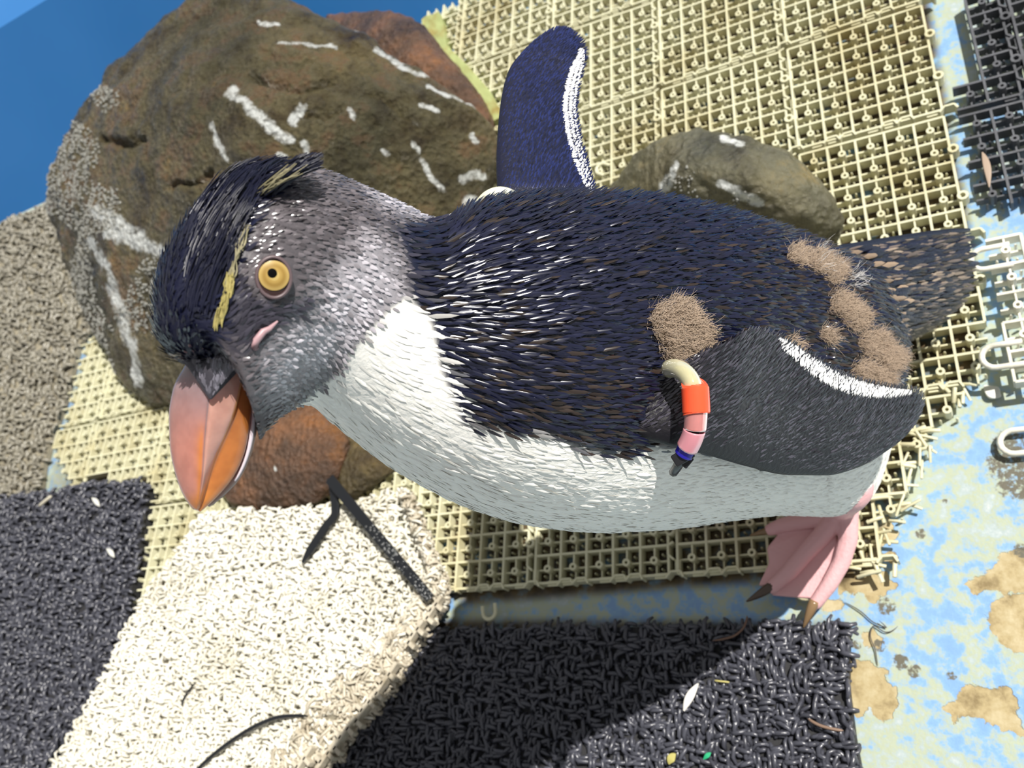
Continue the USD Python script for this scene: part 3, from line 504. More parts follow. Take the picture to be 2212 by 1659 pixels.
def tint_px(q):
    """Plumage colour classes from place on the bird (given as its place in the near-side view): weights white, face, pale cheek, cap, brown."""
    WHITE = [(880, 640), (905, 668), (932, 700), (950, 790), (985, 880), (1000, 925), (1100, 932), (1200, 950), (1260, 975), (1320, 990), (1400, 965), (1470, 975), (1560, 990), (1700, 1000), (1800, 960), (1890, 930), (1990, 1000), (1990, 1300), (500, 1300), (640, 882), (690, 840), (735, 800), (760, 760), (800, 715), (840, 670)]
    FACE = [(455, 870), (470, 760), (492, 690), (512, 590), (540, 500), (565, 440), (625, 400), (700, 395), (790, 425), (850, 480), (880, 560), (885, 650), (840, 690), (790, 740), (740, 810), (660, 900), (560, 1000), (520, 960)]
    PALE = [(610, 730), (660, 690), (720, 600), (790, 520), (830, 560), (860, 640), (800, 700), (760, 740), (720, 770), (640, 810), (590, 850), (575, 790)]
    LORE = [(505, 610), (535, 640), (575, 652), (640, 650), (690, 640), (650, 690), (600, 700), (560, 745), (530, 770), (495, 760), (480, 720)]
    w = sstep(-9, 9, sdist(WHITE, q)); f = sstep(-16, 16, sdist(FACE, q)) * (1 - w); p = sstep(-60, 40, sdist(PALE, q)) * f
    lore = sstep(-12, 12, sdist(LORE, q)); return w, f * (1 - 0.65 * lore), p * (1 - lore)
C_NAVY, C_WHITE, C_FACE, C_PALE, C_BROWN = (0.0055, 0.0068, 0.023), (0.87, 0.85, 0.80), (0.085, 0.075, 0.082), (0.36, 0.34, 0.37), (0.022, 0.015, 0.012)
def near_px(s, phi):
    """Mirror the far half onto the near half, so that both sides of the bird carry the same markings."""
    ph = np.mod(phi - PHI_D + math.pi, 2 * math.pi) - math.pi; return PX(loft(s, PHI_D + np.abs(ph)))[..., :2]
def body_tint(s, phi, jit=None):
    q = near_px(s, phi)
    if jit is not None: q = q + jit
    w, f, p = tint_px(q)
    c = np.broadcast_to(np.array(C_NAVY), (len(w), 3)); c = mixc(c, C_FACE, f); c = mixc(c, C_PALE, p); c = mixc(c, C_WHITE, w)
    return c, w, f, p
ns_, np_ = 260, 200
sg = np.concatenate([np.linspace(0, 2, 24)[:-1], np.linspace(2, NS - 1, ns_)]); pg = np.arange(np_) * 2 * np.pi / np_
S_, P_g = np.meshgrid(sg, pg, indexing='ij'); bv = loft(S_.ravel(), P_g.ravel()); nS = len(sg)
i_, j_ = np.meshgrid(np.arange(nS - 1), np.arange(np_), indexing='ij'); j2_ = (j_ + 1) % np_
bf = np.stack([i_ * np_ + j_, i_ * np_ + j2_, (i_ + 1) * np_ + j2_, (i_ + 1) * np_ + j_], -1).reshape(-1, 4); bf = np.vstack([bf[:, [0, 1, 2]], bf[:, [0, 2, 3]]])
k0 = len(bv); bv = np.vstack([bv, bv[:np_].mean(0), bv[k0 - np_:k0].mean(0)]); jj = np.arange(np_); j3 = (jj + 1) % np_
bf = np.vstack([bf, np.c_[np.full(np_, k0), j3, jj], np.c_[np.full(np_, k0 + 1), k0 - np_ + jj, k0 - np_ + j3]])
btint, bw_, bf_, bp_ = body_tint(S_.ravel(), P_g.ravel()); btint = np.vstack([btint, [C_NAVY], [C_FACE]])
btm = trimesh.Trimesh(bv, bf, process=False)
if btm.volume < 0: bf = bf[:, ::-1]
VIS = PX(bv); SKIN = cKDTree(VIS[:, :2])
def skin_at(x, y):
    """Skin point seen at a place of the photograph, with its outward normal."""
    k = SKIN.query([x, y], 24)[1]; k = k[np.argmin(VIS[k, 2])]; k = min(k, len(S_.ravel()) - 1)
    p, n, t = loft_frame(S_.ravel()[k], P_g.ravel()[k]); return p, n, t

M_SKIN = mat('plumage', {'a': ('attribute', {'attribute': 'tint'}), 'g': ('geometry', {}), 'n': ('noise_texture', {'scale': 420., 'detail': 3.}), 'b': ('bump', {'strength': 0.5, 'distance': 0.0008}),
                         'p': ('principled_bsdf', {'roughness': 0.5, 'specular_ior_level': 0.35})}, [('a.color', 'p.base_color'), ('g.position', 'n.vector'), ('n.fac', 'b.height'), ('b.normal', 'p.normal')], 'p.BSDF')
M_FEATHER = mat('glossy_feathers', {'a': ('attribute', {'attribute': 'tint'}), 'p': ('principled_bsdf', {'roughness': 0.20, 'specular_ior_level': 0.75})}, [('a.color', 'p.base_color')], 'p.BSDF')
M_WHITEF = mat('white_feathers', {'a': ('attribute', {'attribute': 'tint'}), 'p': ('principled_bsdf', {'roughness': 0.6, 'specular_ior_level': 0.3, 'sheen_weight': 0.2})}, [('a.color', 'p.base_color')], 'p.BSDF')

# flippers: flat lofts with a lens section
def flipper(edges, thick, nu=70, nv=30, bulge=0.0):
    """edges: (leading px, trailing px, depth of leading edge, depth of trailing edge) from root to tip."""
    E = np.array([[*a, *b, c, d] for a, b, c, d in edges], float); q = PchipInterpolator(np.arange(len(E)), E); fth = PchipInterpolator(np.arange(len(E)), thick)
    def point(u, v, side=1.0):
        u, v, side = np.broadcast_arrays(np.asarray(u, float), np.asarray(v, float), np.asarray(side, float)); e = q(u)
        l, t = D(e[..., 0], e[..., 1], e[..., 4]), D(e[..., 2], e[..., 3], e[..., 5]); p = l * (1 - v)[..., None] + t * v[..., None]
        uu = np.clip(u, 1e-3, len(E) - 1 - 1e-3); e1, e0 = q(uu + 1e-3), q(uu - 1e-3)
        m1 = (D(e1[..., 0], e1[..., 1], e1[..., 4]) + D(e1[..., 2], e1[..., 3], e1[..., 5])) / 2; m0 = (D(e0[..., 0], e0[..., 1], e0[..., 4]) + D(e0[..., 2], e0[..., 3], e0[..., 5])) / 2
        n = np.cross(m1 - m0, t - l); n /= np.linalg.norm(n, axis=-1, keepdims=True) + 1e-12
        n = np.where(((CAM - p) * n).sum(-1, keepdims=True) < 0, -n, n)
        prof = np.sqrt(np.clip(1 - (2 * v - 1) ** 2, 0, 1)) ** 0.8 * (1 - 0.35 * v)
        return p + n * (side * prof * fth(u) + bulge * prof)[..., None], n, (m1 - m0) / (np.linalg.norm(m1 - m0, axis=-1, keepdims=True) + 1e-12), (t - l) / (np.linalg.norm(t - l, axis=-1, keepdims=True) + 1e-12)
    u = np.linspace(0, len(E) - 1, nu); ang = np.arange(2 * nv) * np.pi / nv; v = (1 - np.cos(ang)) / 2; sd = np.where(np.sin(ang) >= 0, 1.0, -1.0)
    U, V = np.meshgrid(u, v, indexing='ij'); SD = np.broadcast_to(sd, U.shape); pts = point(U, V, SD)[0].reshape(-1, 3); m_ = 2 * nv
    i, j = np.meshgrid(np.arange(nu - 1), np.arange(m_), indexing='ij'); j2 = (j + 1) % m_
    f = np.stack([i * m_ + j, i * m_ + j2, (i + 1) * m_ + j2, (i + 1) * m_ + j], -1).reshape(-1, 4); f = np.vstack([f[:, [0, 1, 2]], f[:, [0, 2, 3]]])
    k = len(pts); pts = np.vstack([pts, pts[:m_].mean(0), pts[k - m_:k].mean(0)]); jj = np.arange(m_); j3 = (jj + 1) % m_
    f = np.vstack([f, np.c_[np.full(m_, k), j3, jj], np.c_[np.full(m_, k + 1), k - m_ + jj, k - m_ + j3]])
    if trimesh.Trimesh(pts, f, process=False).volume < 0: f = f[:, ::-1]
    return pts, f, point, len(E) - 1
FL_NEAR = [((1340, 935), (1420, 810), .358, .368), ((1440, 962), (1490, 775), .357, .361), ((1530, 984), (1565, 742), .371, .369), ((1615, 1008), (1625, 713), .391, .385), ((1700, 1026), (1680, 730), .413, .399), ((1780, 1027), (1740, 768), .433, .413),
           ((1850, 1010), (1800, 806), .451, .429), ((1910, 976), (1860, 829), .467, .446), ((1955, 937), (1920, 842), .479, .462), ((1980, 898), (1965, 847), .486, .475), ((1987, 872), (1983, 852), .489, .484)]
FL_FAR = [((1065, 500), (1275, 500), .425, .435), ((1074, 430), (1282, 425), .432, .442), ((1072, 350), (1270, 370), .448, .455), ((1076, 270), (1252, 305), .466, .470), ((1085, 200), (1243, 240), .483, .486), ((1100, 150), (1250, 180), .497, .500),
          ((1130, 112), (1262, 130), .508, .510), ((1165, 82), (1257, 100), .518, .518), ((1195, 68), (1238, 78), .523, .523), ((1212, 66), (1224, 68), .525, .525)]
fn_v, fn_f, fn_p, fn_m = flipper(FL_NEAR, [.006, .0065, .0062, .0056, .005, .0045, .004, .0034, .0028, .002, .001], bulge=0.001)
ff_v, ff_f, ff_p, ff_m = flipper(FL_FAR, [.0065, .0065, .006, .0055, .005, .0045, .004, .0033, .0025, .001])
C_FLIP = (0.0145, 0.013, 0.0185)
# legs and webbed feet
def feet(toes, webs, heel, leg_top):
    M = manifold3d.Manifold; parts = []
    def ball(p, r): return M.sphere(r, 14).translate([float(a) for a in p])
    for chain in toes:
        pts = [(G(x, y, z), r) for x, y, z, r in chain]
        for (a, ra), (b, rb) in zip(pts[:-1], pts[1:]): parts.append(M.batch_hull([ball(a, ra), ball(b, rb)]))
    for w in webs: 
        w = [G(*p) for p in w]
        parts.append(M.batch_hull([ball(p, 0.0016) for p in w]))
    a, ra = heel; b, rb = leg_top; parts.append(M.batch_hull([ball(a, ra), ball(b, rb)]))
    u = M.batch_boolean(parts, manifold3d.OpType.Add).refine_to_length(0.0022).to_mesh()
    t = trimesh.Trimesh(np.array(u.vert_properties)[:, :3], np.array(u.tri_verts), process=True)
    trimesh.smoothing.filter_taubin(t, lamb=0.5, nu=0.45, iterations=14); t.fix_normals()
    return np.array(t.vertices), np.array(t.faces)
TN = [[(1812, 1092, .024, .0080), (1770, 1120, .016, .0068), (1725, 1128, .011, .0062), (1690, 1135, .008, .0056), (1665, 1144, .006, .0046)],
      [(1818, 1098, .024, .0085), (1782, 1150, .017, .0070), (1742, 1192, .012, .0064), (1705, 1235, .009, .0060), (1668, 1268, .006, .0050)],
      [(1828, 1100, .024, .0085), (1832, 1165, .016, .0066), (1818, 1215, .011, .0060), (1792, 1262, .008, .0056), (1762, 1303, .005, .0046)]]
WN_ = [[(1780, 1130, .012), (1690, 1150, .004), (1662, 1185, .002), (1745, 1190, .008)], [(1745, 1190, .008), (1662, 1185, .002), (1668, 1225, .002), (1700, 1238, .005)], [(1668, 1215, .002), (1645, 1262, .002), (1672, 1262, .003), (1695, 1235, .004)],
       [(1800, 1150, .015), (1742, 1200, .008), (1818, 1218, .007)], [(1742, 1200, .008), (1700, 1245, .004), (1790, 1262, .004), (1818, 1218, .007)], [(1700, 1245, .004), (1672, 1282, .001), (1700, 1278, .001), (1728, 1284, .001), (1765, 1290, .002), (1792, 1262, .004)]]
heel_n = G(1818, 1095, .026); lt_n = loft(2.6, math.radians(168)) * 0.8 + fC(2.6) * 0.2
fo_v, fo_f = feet(TN, WN_, (heel_n, .0095), (lt_n, .016))
dx, dy = -246, -12                                            # the far foot stands under the belly; only its front claw shows
sh = lambda T: [[(x - 235, y + 2 - 0.02 * (x - 1700), z, r) for x, y, z, r in c] for c in T]
TF = [[(1560, 1075, .024, .008), (1525, 1092, .014, .0066), (1490, 1105, .010, .006), (1460, 1122, .007, .0052)], [(1565, 1080, .024, .008), (1545, 1100, .016, .0066), (1520, 1112, .011, .006), (1500, 1120, .008, .005)], [(1570, 1078, .024, .008), (1590, 1092, .014, .0064), (1596, 1100, .010, .0058), (1598, 1106, .007, .005)]]
WF = [[(1540, 1090, .014), (1470, 1115, .004), (1500, 1118, .003)], [(1550, 1090, .014), (1505, 1118, .003), (1595, 1104, .004)]]
fr_v, fr_f = feet(TF, WF, (G(1565, 1070, .026), .0095), (loft(3.4, math.radians(195)) * 0.8 + fC(3.4) * 0.2, .016))
C_FOOT = (0.70, 0.41, 0.42)

def to_man(v, f, c): return manifold3d.Manifold(manifold3d.Mesh(np.c_[v, np.broadcast_to(c, (len(v), 3))].astype(np.float32), np.asarray(f, np.uint32)))
def wedge():                                                # feathers running out onto the ridge of the bill
    M = manifold3d.Manifold; q = [((420, 786), .2725, .0022), ((455, 782), .2695, .0026), ((500, 775), .2705, .0026), ((526, 770), .2725, .0020), ((455, 800), .2694, .0022), ((470, 812), .2696, .0018), ((455, 858), .2706, .0007), ((425, 770), .2740, .004), ((520, 745), .2730, .004)]
    w = M.batch_hull([M.sphere(r, 12).translate([float(a) for a in D(*p, d)]) for p, d, r in q]).refine_to_length(0.002).to_mesh(); return np.array(w.vert_properties)[:, :3], np.array(w.tri_verts)
wg_v, wg_f = wedge()
parts_ = [to_man(bv, bf, btint), to_man(wg_v, wg_f, (0.05, 0.047, 0.058)), to_man(fn_v, fn_f, tuple(0.55 * a for a in C_FLIP)), to_man(ff_v, ff_f, C_NAVY), to_man(fo_v, fo_f, C_FOOT), to_man(fr_v, fr_f, C_FOOT)]
for nm, p in zip(('body', 'near', 'far', 'foot', 'foot2'), parts_): print(nm, p.status(), p.volume())
whole = manifold3d.Manifold.batch_boolean(parts_, manifold3d.OpType.Add).to_mesh(); wp = np.asarray(whole.vert_properties)
peng = thing('penguin', 'young crested penguin with dark back, white belly and orange bill, standing on the mats', 'penguin', (*G(1790, 1120)[:2], ZF))
obj('body', (wp[:, :3], np.asarray(whole.tri_verts)), M_SKIN, peng, True, tint=wp[:, 3:6])
# ------------------------------------------------------------------ feathers
def unit(v): return v / (np.linalg.norm(v, axis=-1, keepdims=True) + 1e-15)
BL = np.array([[0, 0, 0], [.35, .5, 0], [.35, 0, .16], [.35, -.5, 0], [.75, .38, 0], [.75, 0, .14], [.75, -.38, 0], [1, 0, .02]])
BLF = np.array([[0, 2, 1], [0, 3, 2], [1, 2, 5], [1, 5, 4], [2, 3, 6], [2, 6, 5], [4, 5, 7], [5, 6, 7]])
def blades(p, n, t, length, width, lift, tint, sink=0.0004, mid=None, tip=None):
    """Small pointed feathers lying on the skin: base points p, outward normals n, directions t."""
    n = unit(n); t = unit(t - (t * n).sum(-1, keepdims=True) * n); b = np.cross(n, t); N = len(p)
    L, Wd, Lf = (np.broadcast_to(np.asarray(a, float), (N,)) for a in (length, width, lift))
    x, y, z = BL[:, 0], BL[:, 1], BL[:, 2]
    v = p[:, None] + t[:, None] * (L[:, None] * x)[..., None] + b[:, None] * (Wd[:, None] * y)[..., None] + n[:, None] * (Wd[:, None] * z + (L * Lf)[:, None] * x - sink)[..., None]
    if mid is not None:                                        # follow the curve of the skin
        q0, q1, q2 = 1 - 3 * x + 2 * x * x, 4 * x - 4 * x * x, 2 * x * x - x
        v = p[:, None] * q0[None, :, None] + mid[:, None] * q1[None, :, None] + tip[:, None] * q2[None, :, None] + b[:, None] * (Wd[:, None] * y)[..., None] + n[:, None] * (Wd[:, None] * z + (L * Lf)[:, None] * x - sink)[..., None]
    f = (BLF[None] + 8 * np.arange(N)[:, None, None]).reshape(-1, 3)
    return v.reshape(-1, 3), f, np.repeat(tint, 8, axis=0)
def thin(p, r, rng):
    order = rng.permutation(len(p)); tree = cKDTree(p); alive = np.ones(len(p), bool); keep = []
    rr = np.broadcast_to(r, (len(p),))
    for k in order:
        if alive[k]:
            keep.append(k); alive[tree.query_ball_point(p[k], rr[k])] = False
    return np.array(keep)
rngf = np.random.default_rng(21)
quad = bf[:len(i_.ravel()) * 2]; Sf, Pf = S_.ravel(), P_g.ravel()
a_, b_, c_ = (bv[quad[:, k]] for k in range(3)); area = np.linalg.norm(np.cross(b_ - a_, c_ - a_), axis=1) / 2
n_try = 230000
fk = rngf.choice(len(quad), n_try, p=area / area.sum()); w1, w2 = rngf.random(n_try), rngf.random(n_try); fl = w1 + w2 > 1; w1[fl], w2[fl] = 1 - w1[fl], 1 - w2[fl]
q = quad[fk]; s_s = Sf[q[:, 0]] + w1 * (Sf[q[:, 1]] - Sf[q[:, 0]]) + w2 * (Sf[q[:, 2]] - Sf[q[:, 0]])
dphi = lambda a, b: np.mod(b - a + np.pi, 2 * np.pi) - np.pi
s_p = Pf[q[:, 0]] + w1 * dphi(Pf[q[:, 0]], Pf[q[:, 1]]) + w2 * dphi(Pf[q[:, 0]], Pf[q[:, 2]])
pt, nt, tt = loft_frame(s_s, s_p)
tint_s, w_s, f_s, p_s = body_tint(s_s, s_p, rngf.normal(0, 7, (n_try, 2)))
headness = sstep(12.0, 16.5, s_s)
EYE_P, EYE_N, EYE_T = skin_at(597, 590)
rad = np.where(w_s > 0.5, 0.0022, np.where(f_s > 0.5, 0.00125, 0.0017 - 0.0005 * headness)); rad = np.where((w_s > .5) & (headness > .3), 0.0019, rad)
okk = (np.linalg.norm(pt - EYE_P, axis=1) > 0.0068) & (s_s < NS - 1.15) & (s_s > 0.3)
idx = np.flatnonzero(okk); idx = idx[thin(pt[idx], rad[idx], rngf)]
pt, nt, tt, tint_s, w_s, f_s, p_s, s_s, hd, phs = pt[idx], nt[idx], tt[idx], tint_s[idx], w_s[idx], f_s[idx], p_s[idx], s_s[idx], headness[idx], s_p[idx]
N = len(pt); print('feathers', N)
qx = PX(pt)
isw, isf = w_s > 0.5, (f_s > 0.35) & (w_s <= 0.5); isb = ~isw & ~isf
rump = isb & (s_s < 4.6)
LEN = np.where(isw, 0.0085 - 0.003 * hd, np.where(isf, 0.0032, 0.0078 - 0.0032 * hd)) * rngf.uniform(0.8, 1.2, N)
WID = np.where(isw, 0.0017, np.where(isf, 0.0014, 0.0015 - 0.0003 * hd)) * rngf.uniform(0.85, 1.15, N)
LIFT = np.where(isw, 0.07, np.where(isf, 0.30, 0.27)) * np.where(isb, rngf.uniform(0.3, 2.1, N), rngf.uniform(0.5, 1.5, N))
nt = unit(nt + rngf.normal(0, 0.19, (N, 3)))
tdir = tt + np.cross(nt, tt) * rngf.normal(0, 0.10, N)[:, None]
col = tint_s.copy()
u_ = rngf.random(N); low = sstep(600, 950, qx[:, 1])
brown = isb & (u_ < 0.06 + 0.25 * low + 0.3 * (s_s < 4.5)) & (hd < 0.6); col[brown] = np.array(C_BROWN) * rngf.uniform(0.7, 1.8, (brown.sum(), 1))
col[isf] *= rngf.uniform(0.55, 1.75, (isf.sum(), 1)); col[isb & ~brown] *= rngf.uniform(0.7, 1.4, ((isb & ~brown).sum(), 1)); col[isw] *= rngf.uniform(0.93, 1.0, (isw.sum(), 1))
col = np.clip(col, 0, 0.85)
e_ = 1e-2; spd = np.linalg.norm(loft(np.minimum(s_s + e_, NS - 1), phs) - loft(s_s - e_, phs), axis=1) / (2 * e_) + 1e-4; dsl = LEN / spd
dph = rngf.normal(0, 0.10, N) * LEN / np.maximum(np.linalg.norm(pt - fC(s_s), axis=1), 0.01)
s_m, s_t = np.maximum(s_s - dsl / 2, 0), np.maximum(s_s - dsl, 0); MID, TIP = loft(s_m, phs + dph / 2), loft(s_t, phs + dph)
far_ = np.linalg.norm(TIP - pt, axis=1) > LEN * 1.6; TIP[far_] = pt[far_] + tdir[far_] * LEN[far_, None]; MID[far_] = pt[far_] + tdir[far_] * LEN[far_, None] / 2
tdir = TIP - pt
for nm, m_, ma in (('back_feathers', isb & (hd < 0.5), M_FEATHER), ('head_feathers', (isb & (hd >= 0.5)) | isf, M_FEATHER), ('belly_feathers', isw, M_WHITEF)):
    v, f, c = blades(pt[m_], nt[m_], tdir[m_], LEN[m_], WID[m_], LIFT[m_], col[m_], mid=MID[m_], tip=TIP[m_])
    obj(nm, (v, f), ma, peng, True, tint=c, kind='stuff', label='glossy navy-black back and flank feathers' if nm == 'back_feathers' else 'small grey-brown and navy head feathers' if nm == 'head_feathers' else 'soft white belly and throat feathers')
rw = np.random.default_rng(55); ab = rw.random((420, 2)); fl_ = ab.sum(1) > 1; ab[fl_] = 1 - ab[fl_]; A0, A1, A2 = np.array((418, 786, .2703)), np.array((530, 768, .2703)), np.array((455, 864, .2698)); qq = A0 + ab[:, :1] * (A1 - A0) + ab[:, 1:] * (A2 - A0); mid_ = np.abs(qq[:, 0] - 468) / 60; dd = qq[:, 2] - 0.0036 * np.clip(1 - mid_, 0, 1) * np.clip((862 - qq[:, 1]) / 60, 0, 1)
p0 = D(qq[:, 0], qq[:, 1], dd); nn_ = unit(CAM - p0); dn = unit(D(qq[:, 0] + (qq[:, 0] - 455) * 0.25, qq[:, 1] - 30, dd) - p0)
v, f, c = blades(p0, unit(nn_ + rw.normal(0, .1, (420, 3))), dn, 0.0034, 0.0011, 0.22, np.array((0.10, 0.095, 0.115)) * rw.uniform(0.5, 2.2, (420, 1))); obj('forehead_feathers', (v, f), M_FEATHER, peng, True, tint=c, kind='stuff', label='small grey feathers running onto the ridge of the bill')
# flipper plumage and white trailing edges
def flipper_cover(pf, m, name, base, ka, kb, seed, n=20000, u0=1.0, sides=(1.0, -1.0), jl=1.0):
    r = np.random.default_rng(seed); P, Nn, T, C, L, Wd = [], [], [], [], [], []
    for sd in sides:
        u, v = r.uniform(u0, m - 0.12, n), r.uniform(0.02, 0.985, n); p, nn, du, dv = pf(u, v, sd); k = thin(p, 0.00125, r); u, v, p, nn, du, dv = (a[k] for a in (u, v, p, nn, du, dv))
        P.append(p); Nn.append(nn * sd); T.append(du * ka + dv * (kb * (0.35 + 0.65 * v))[:, None]); C.append(np.array(base) * r.uniform(0.5, 2.0, (len(p), 1))); L.append(np.full(len(p), 0.0048)); Wd.append(np.full(len(p), 0.0010))
    C = np.vstack(C); li = r.random(len(C)) < 0.3; C[li] = np.array(base) * 2.6 + np.array((0.02, 0.02, 0.024)) * (base[0] > 0.01)
    Nn = [unit(q_ + r.normal(0, .09 if base[0] > 0.01 else .015, q_.shape)) for q_ in Nn]
    v, f, c = blades(np.vstack(P), np.vstack(Nn), np.vstack(T), np.hstack(L), np.hstack(Wd), 0.16, C); return obj(name, (v, f), M_FEATHER, peng, True, tint=c, kind='stuff')
flipper_cover(fn_p, fn_m, 'flipper_feathers', C_FLIP, 0.75, 0.8, 5, u0=0.3)
flipper_cover(ff_p, ff_m, 'flipper_feathers', (0.004, 0.007, 0.035), 0.75, 0.45, 6)
def trailing_edge(pf, ua, ub, n, seed, wmax):
    r = np.random.default_rng(seed); u = np.linspace(ua, ub, n); mid = np.sin(np.pi * np.clip((u - ua) / (ub - ua), 0.0, 1)) ** 0.6
    P, Nn, T, L = [], [], [], []
    for row, v0 in enumerate((0.80, 0.88, 0.95)):
        vv = np.clip(1 - (1 - v0) * (0.35 + 0.65 * mid), 0, 0.985) + r.normal(0, 0.008, n); p, nn, du, dv = pf(u + r.normal(0, .01, n), vv, 1.0)
        P.append(p + nn * 0.0007); Nn.append(nn); T.append(dv + du * 0.25); L.append(wmax * (0.45 + 0.55 * mid) * (1 - 0.22 * row))
        p, nn, du, dv = pf(u, np.full(n, 0.95), -1.0); P.append(p - nn * 0.0005); Nn.append(-nn); T.append(dv + du * 0.25); L.append(wmax * 0.5 * mid)
    v, f, c = blades(np.vstack(P), np.vstack(Nn), np.vstack(T), np.hstack(L), 0.0013, 0.02, np.full((len(np.vstack(P)), 3), 0.78)); return obj('white_flipper_edge', (v, f), M_WHITEF, peng, True, tint=c, kind='stuff', label='white toothed trailing edge of the flipper')
trailing_edge(fn_p, 3.9, 8.9, 150, 8, 0.0062)
trailing_edge(ff_p, 1.0, 6.6, 150, 9, 0.0034)

# crest, brow stripe, down: fine hair-like plumes
def strands(name, lines, r0, r1, material, label=None, sides=4):
    mb = MB()
    for l in lines:
        k = np.linspace(0, 1, len(l)); mb.add(*tube(l, (r0 * (1 - k) + r1 * k) * np.clip(k * 4 + 0.25, 0, 1), sides, caps=False))
    return obj(name, mb.get(), material, peng, True, kind='stuff', label=label)
def plain(name, col, rough=0.4, **kw): return mat(name, {'p': ('principled_bsdf', {'base_color': col, 'roughness': rough, **kw})}, [], 'p.BSDF')
M_CREST = plain('crest_plumes', (0.006, 0.007, 0.02), 0.3, specular_ior_level=0.45)
M_BROW = plain('yellow_plumes', (0.40, 0.34, 0.12), 0.5)
M_BROWPALE = plain('pale_plumes', (0.30, 0.27, 0.16), 0.5)
M_DOWN = plain('tan_down', (0.40, 0.30, 0.215), 0.8, sheen_weight=0.3)
M_DOWNPALE = plain('pale_down', (0.62, 0.60, 0.58), 0.7)
r = np.random.default_rng(31)
def skin_line(px, lift0, lift1, rng, jit=3.0, power=1.5):
    px = np.asarray(px, float); out = []; w = rng.normal(0, jit, 2)
    for k, (x, y) in enumerate(px):
        p, n, t = skin_at(x + w[0], y + w[1]); g = k / (len(px) - 1); out.append(p + n * (lift0 + (lift1 - lift0) * g ** power))
    out = np.array(out)
    for _ in range(2): out[1:-1] = (out[:-2] + 2 * out[1:-1] + out[2:]) / 4
    return out
L = []
for _ in range(620):
    x, y = r.uniform(392, 585), r.uniform(372, 690)
    if y < 372 + max(0, (505 - x) * 0.62) + 12 or x > 545 - (y - 430) * 0.30 + r.normal(0, 5) or x < 372 + max(0, y - 560) * 0.02: continue
    g = np.array([r.uniform(625, 672), r.uniform(352, 374)]); d = g - [x, y]; ln = min(np.linalg.norm(d), r.uniform(110, 190)); d = d / np.linalg.norm(d)
    c = np.array([-0.10, -1.0]); px = [(x, y)]
    for k in range(6): e = d * (0.35 + 0.13 * k) + c * (0.65 - 0.13 * k); e /= np.linalg.norm(e); px.append(tuple(np.array(px[-1]) + e * ln / 6))
    L.append(skin_line(px, 0.0005, r.uniform(0.001, 0.0040), r))
for _ in range(110):                                       # the tuft that stands up behind the crown
    x, y = r.uniform(548, 600), r.uniform(378, 420); e = np.array([r.uniform(640, 700), r.uniform(328, 362)])
    p0, n0, t0 = skin_at(x, y); p1 = D(e[0], e[1], PX(p0)[2] + r.normal(0.002, 0.003)); m_ = (p0 + p1) / 2 + unit(CAM - p0) * 0.003 + np.array(D(x, y - 10, PX(p0)[2]) - D(x, y, PX(p0)[2]))
    k = np.linspace(0, 1, 6)[:, None]; L.append((1 - k) ** 2 * p0 + 2 * k * (1 - k) * m_ + k ** 2 * p1)
strands('crest', L, 0.00055, 0.00012, M_CREST, 'black crest plumes swept back from the crown')
def stripe(name, line, n, wid, ln, material, label, seed):
    r = np.random.default_rng(seed); P = np.asarray(line, float); seg = np.r_[0, np.cumsum(np.linalg.norm(np.diff(P, axis=0), axis=1))]; out = []
    for _ in range(n):
        a = r.uniform(0, seg[-1]); b = min(seg[-1], a + ln * r.uniform(0.6, 1.3)); o = r.normal(0, wid)
        px = [(np.interp(q, seg, P[:, 0]) + o, np.interp(q, seg, P[:, 1]) + o * 0.3) for q in np.linspace(a, b, 5)]; out.append(skin_line(px, 0.0009, r.uniform(0.0014, 0.0026), r, 1.5))
    strands(name, out, 0.00038, 0.00012, material, label)
stripe('brow_stripe', [(474, 722), (484, 690), (494, 655), (503, 620), (509, 590)], 90, 4.2, 42, M_BROW, 'yellow brow stripe above the eye', 41)
stripe('brow_stripe', [(503, 622), (511, 585), (519, 545), (527, 505), (533, 480)], 70, 4.0, 45, M_BROWPALE, 'pale upper end of the brow stripe', 42)
L = []
for _ in range(12):
    x, y = r.uniform(556, 575), r.uniform(402, 420); p0, n0, t0 = skin_at(x, y); p0 = p0 + n0 * 0.0015; e = np.array([r.uniform(612, 665), r.uniform(352, 378)]); p1 = D(e[0], e[1], PX(p0)[2] - 0.004); k = np.linspace(0, 1, 5)[:, None]
    L.append(p0 * (1 - k) + p1 * k + unit(CAM - p0) * (0.0015 * np.sin(np.pi * k)))
strands('brow_stripe', L, 0.00028, 0.0001, M_BROWPALE, 'pale yellow-green plumes under the crest tuft')
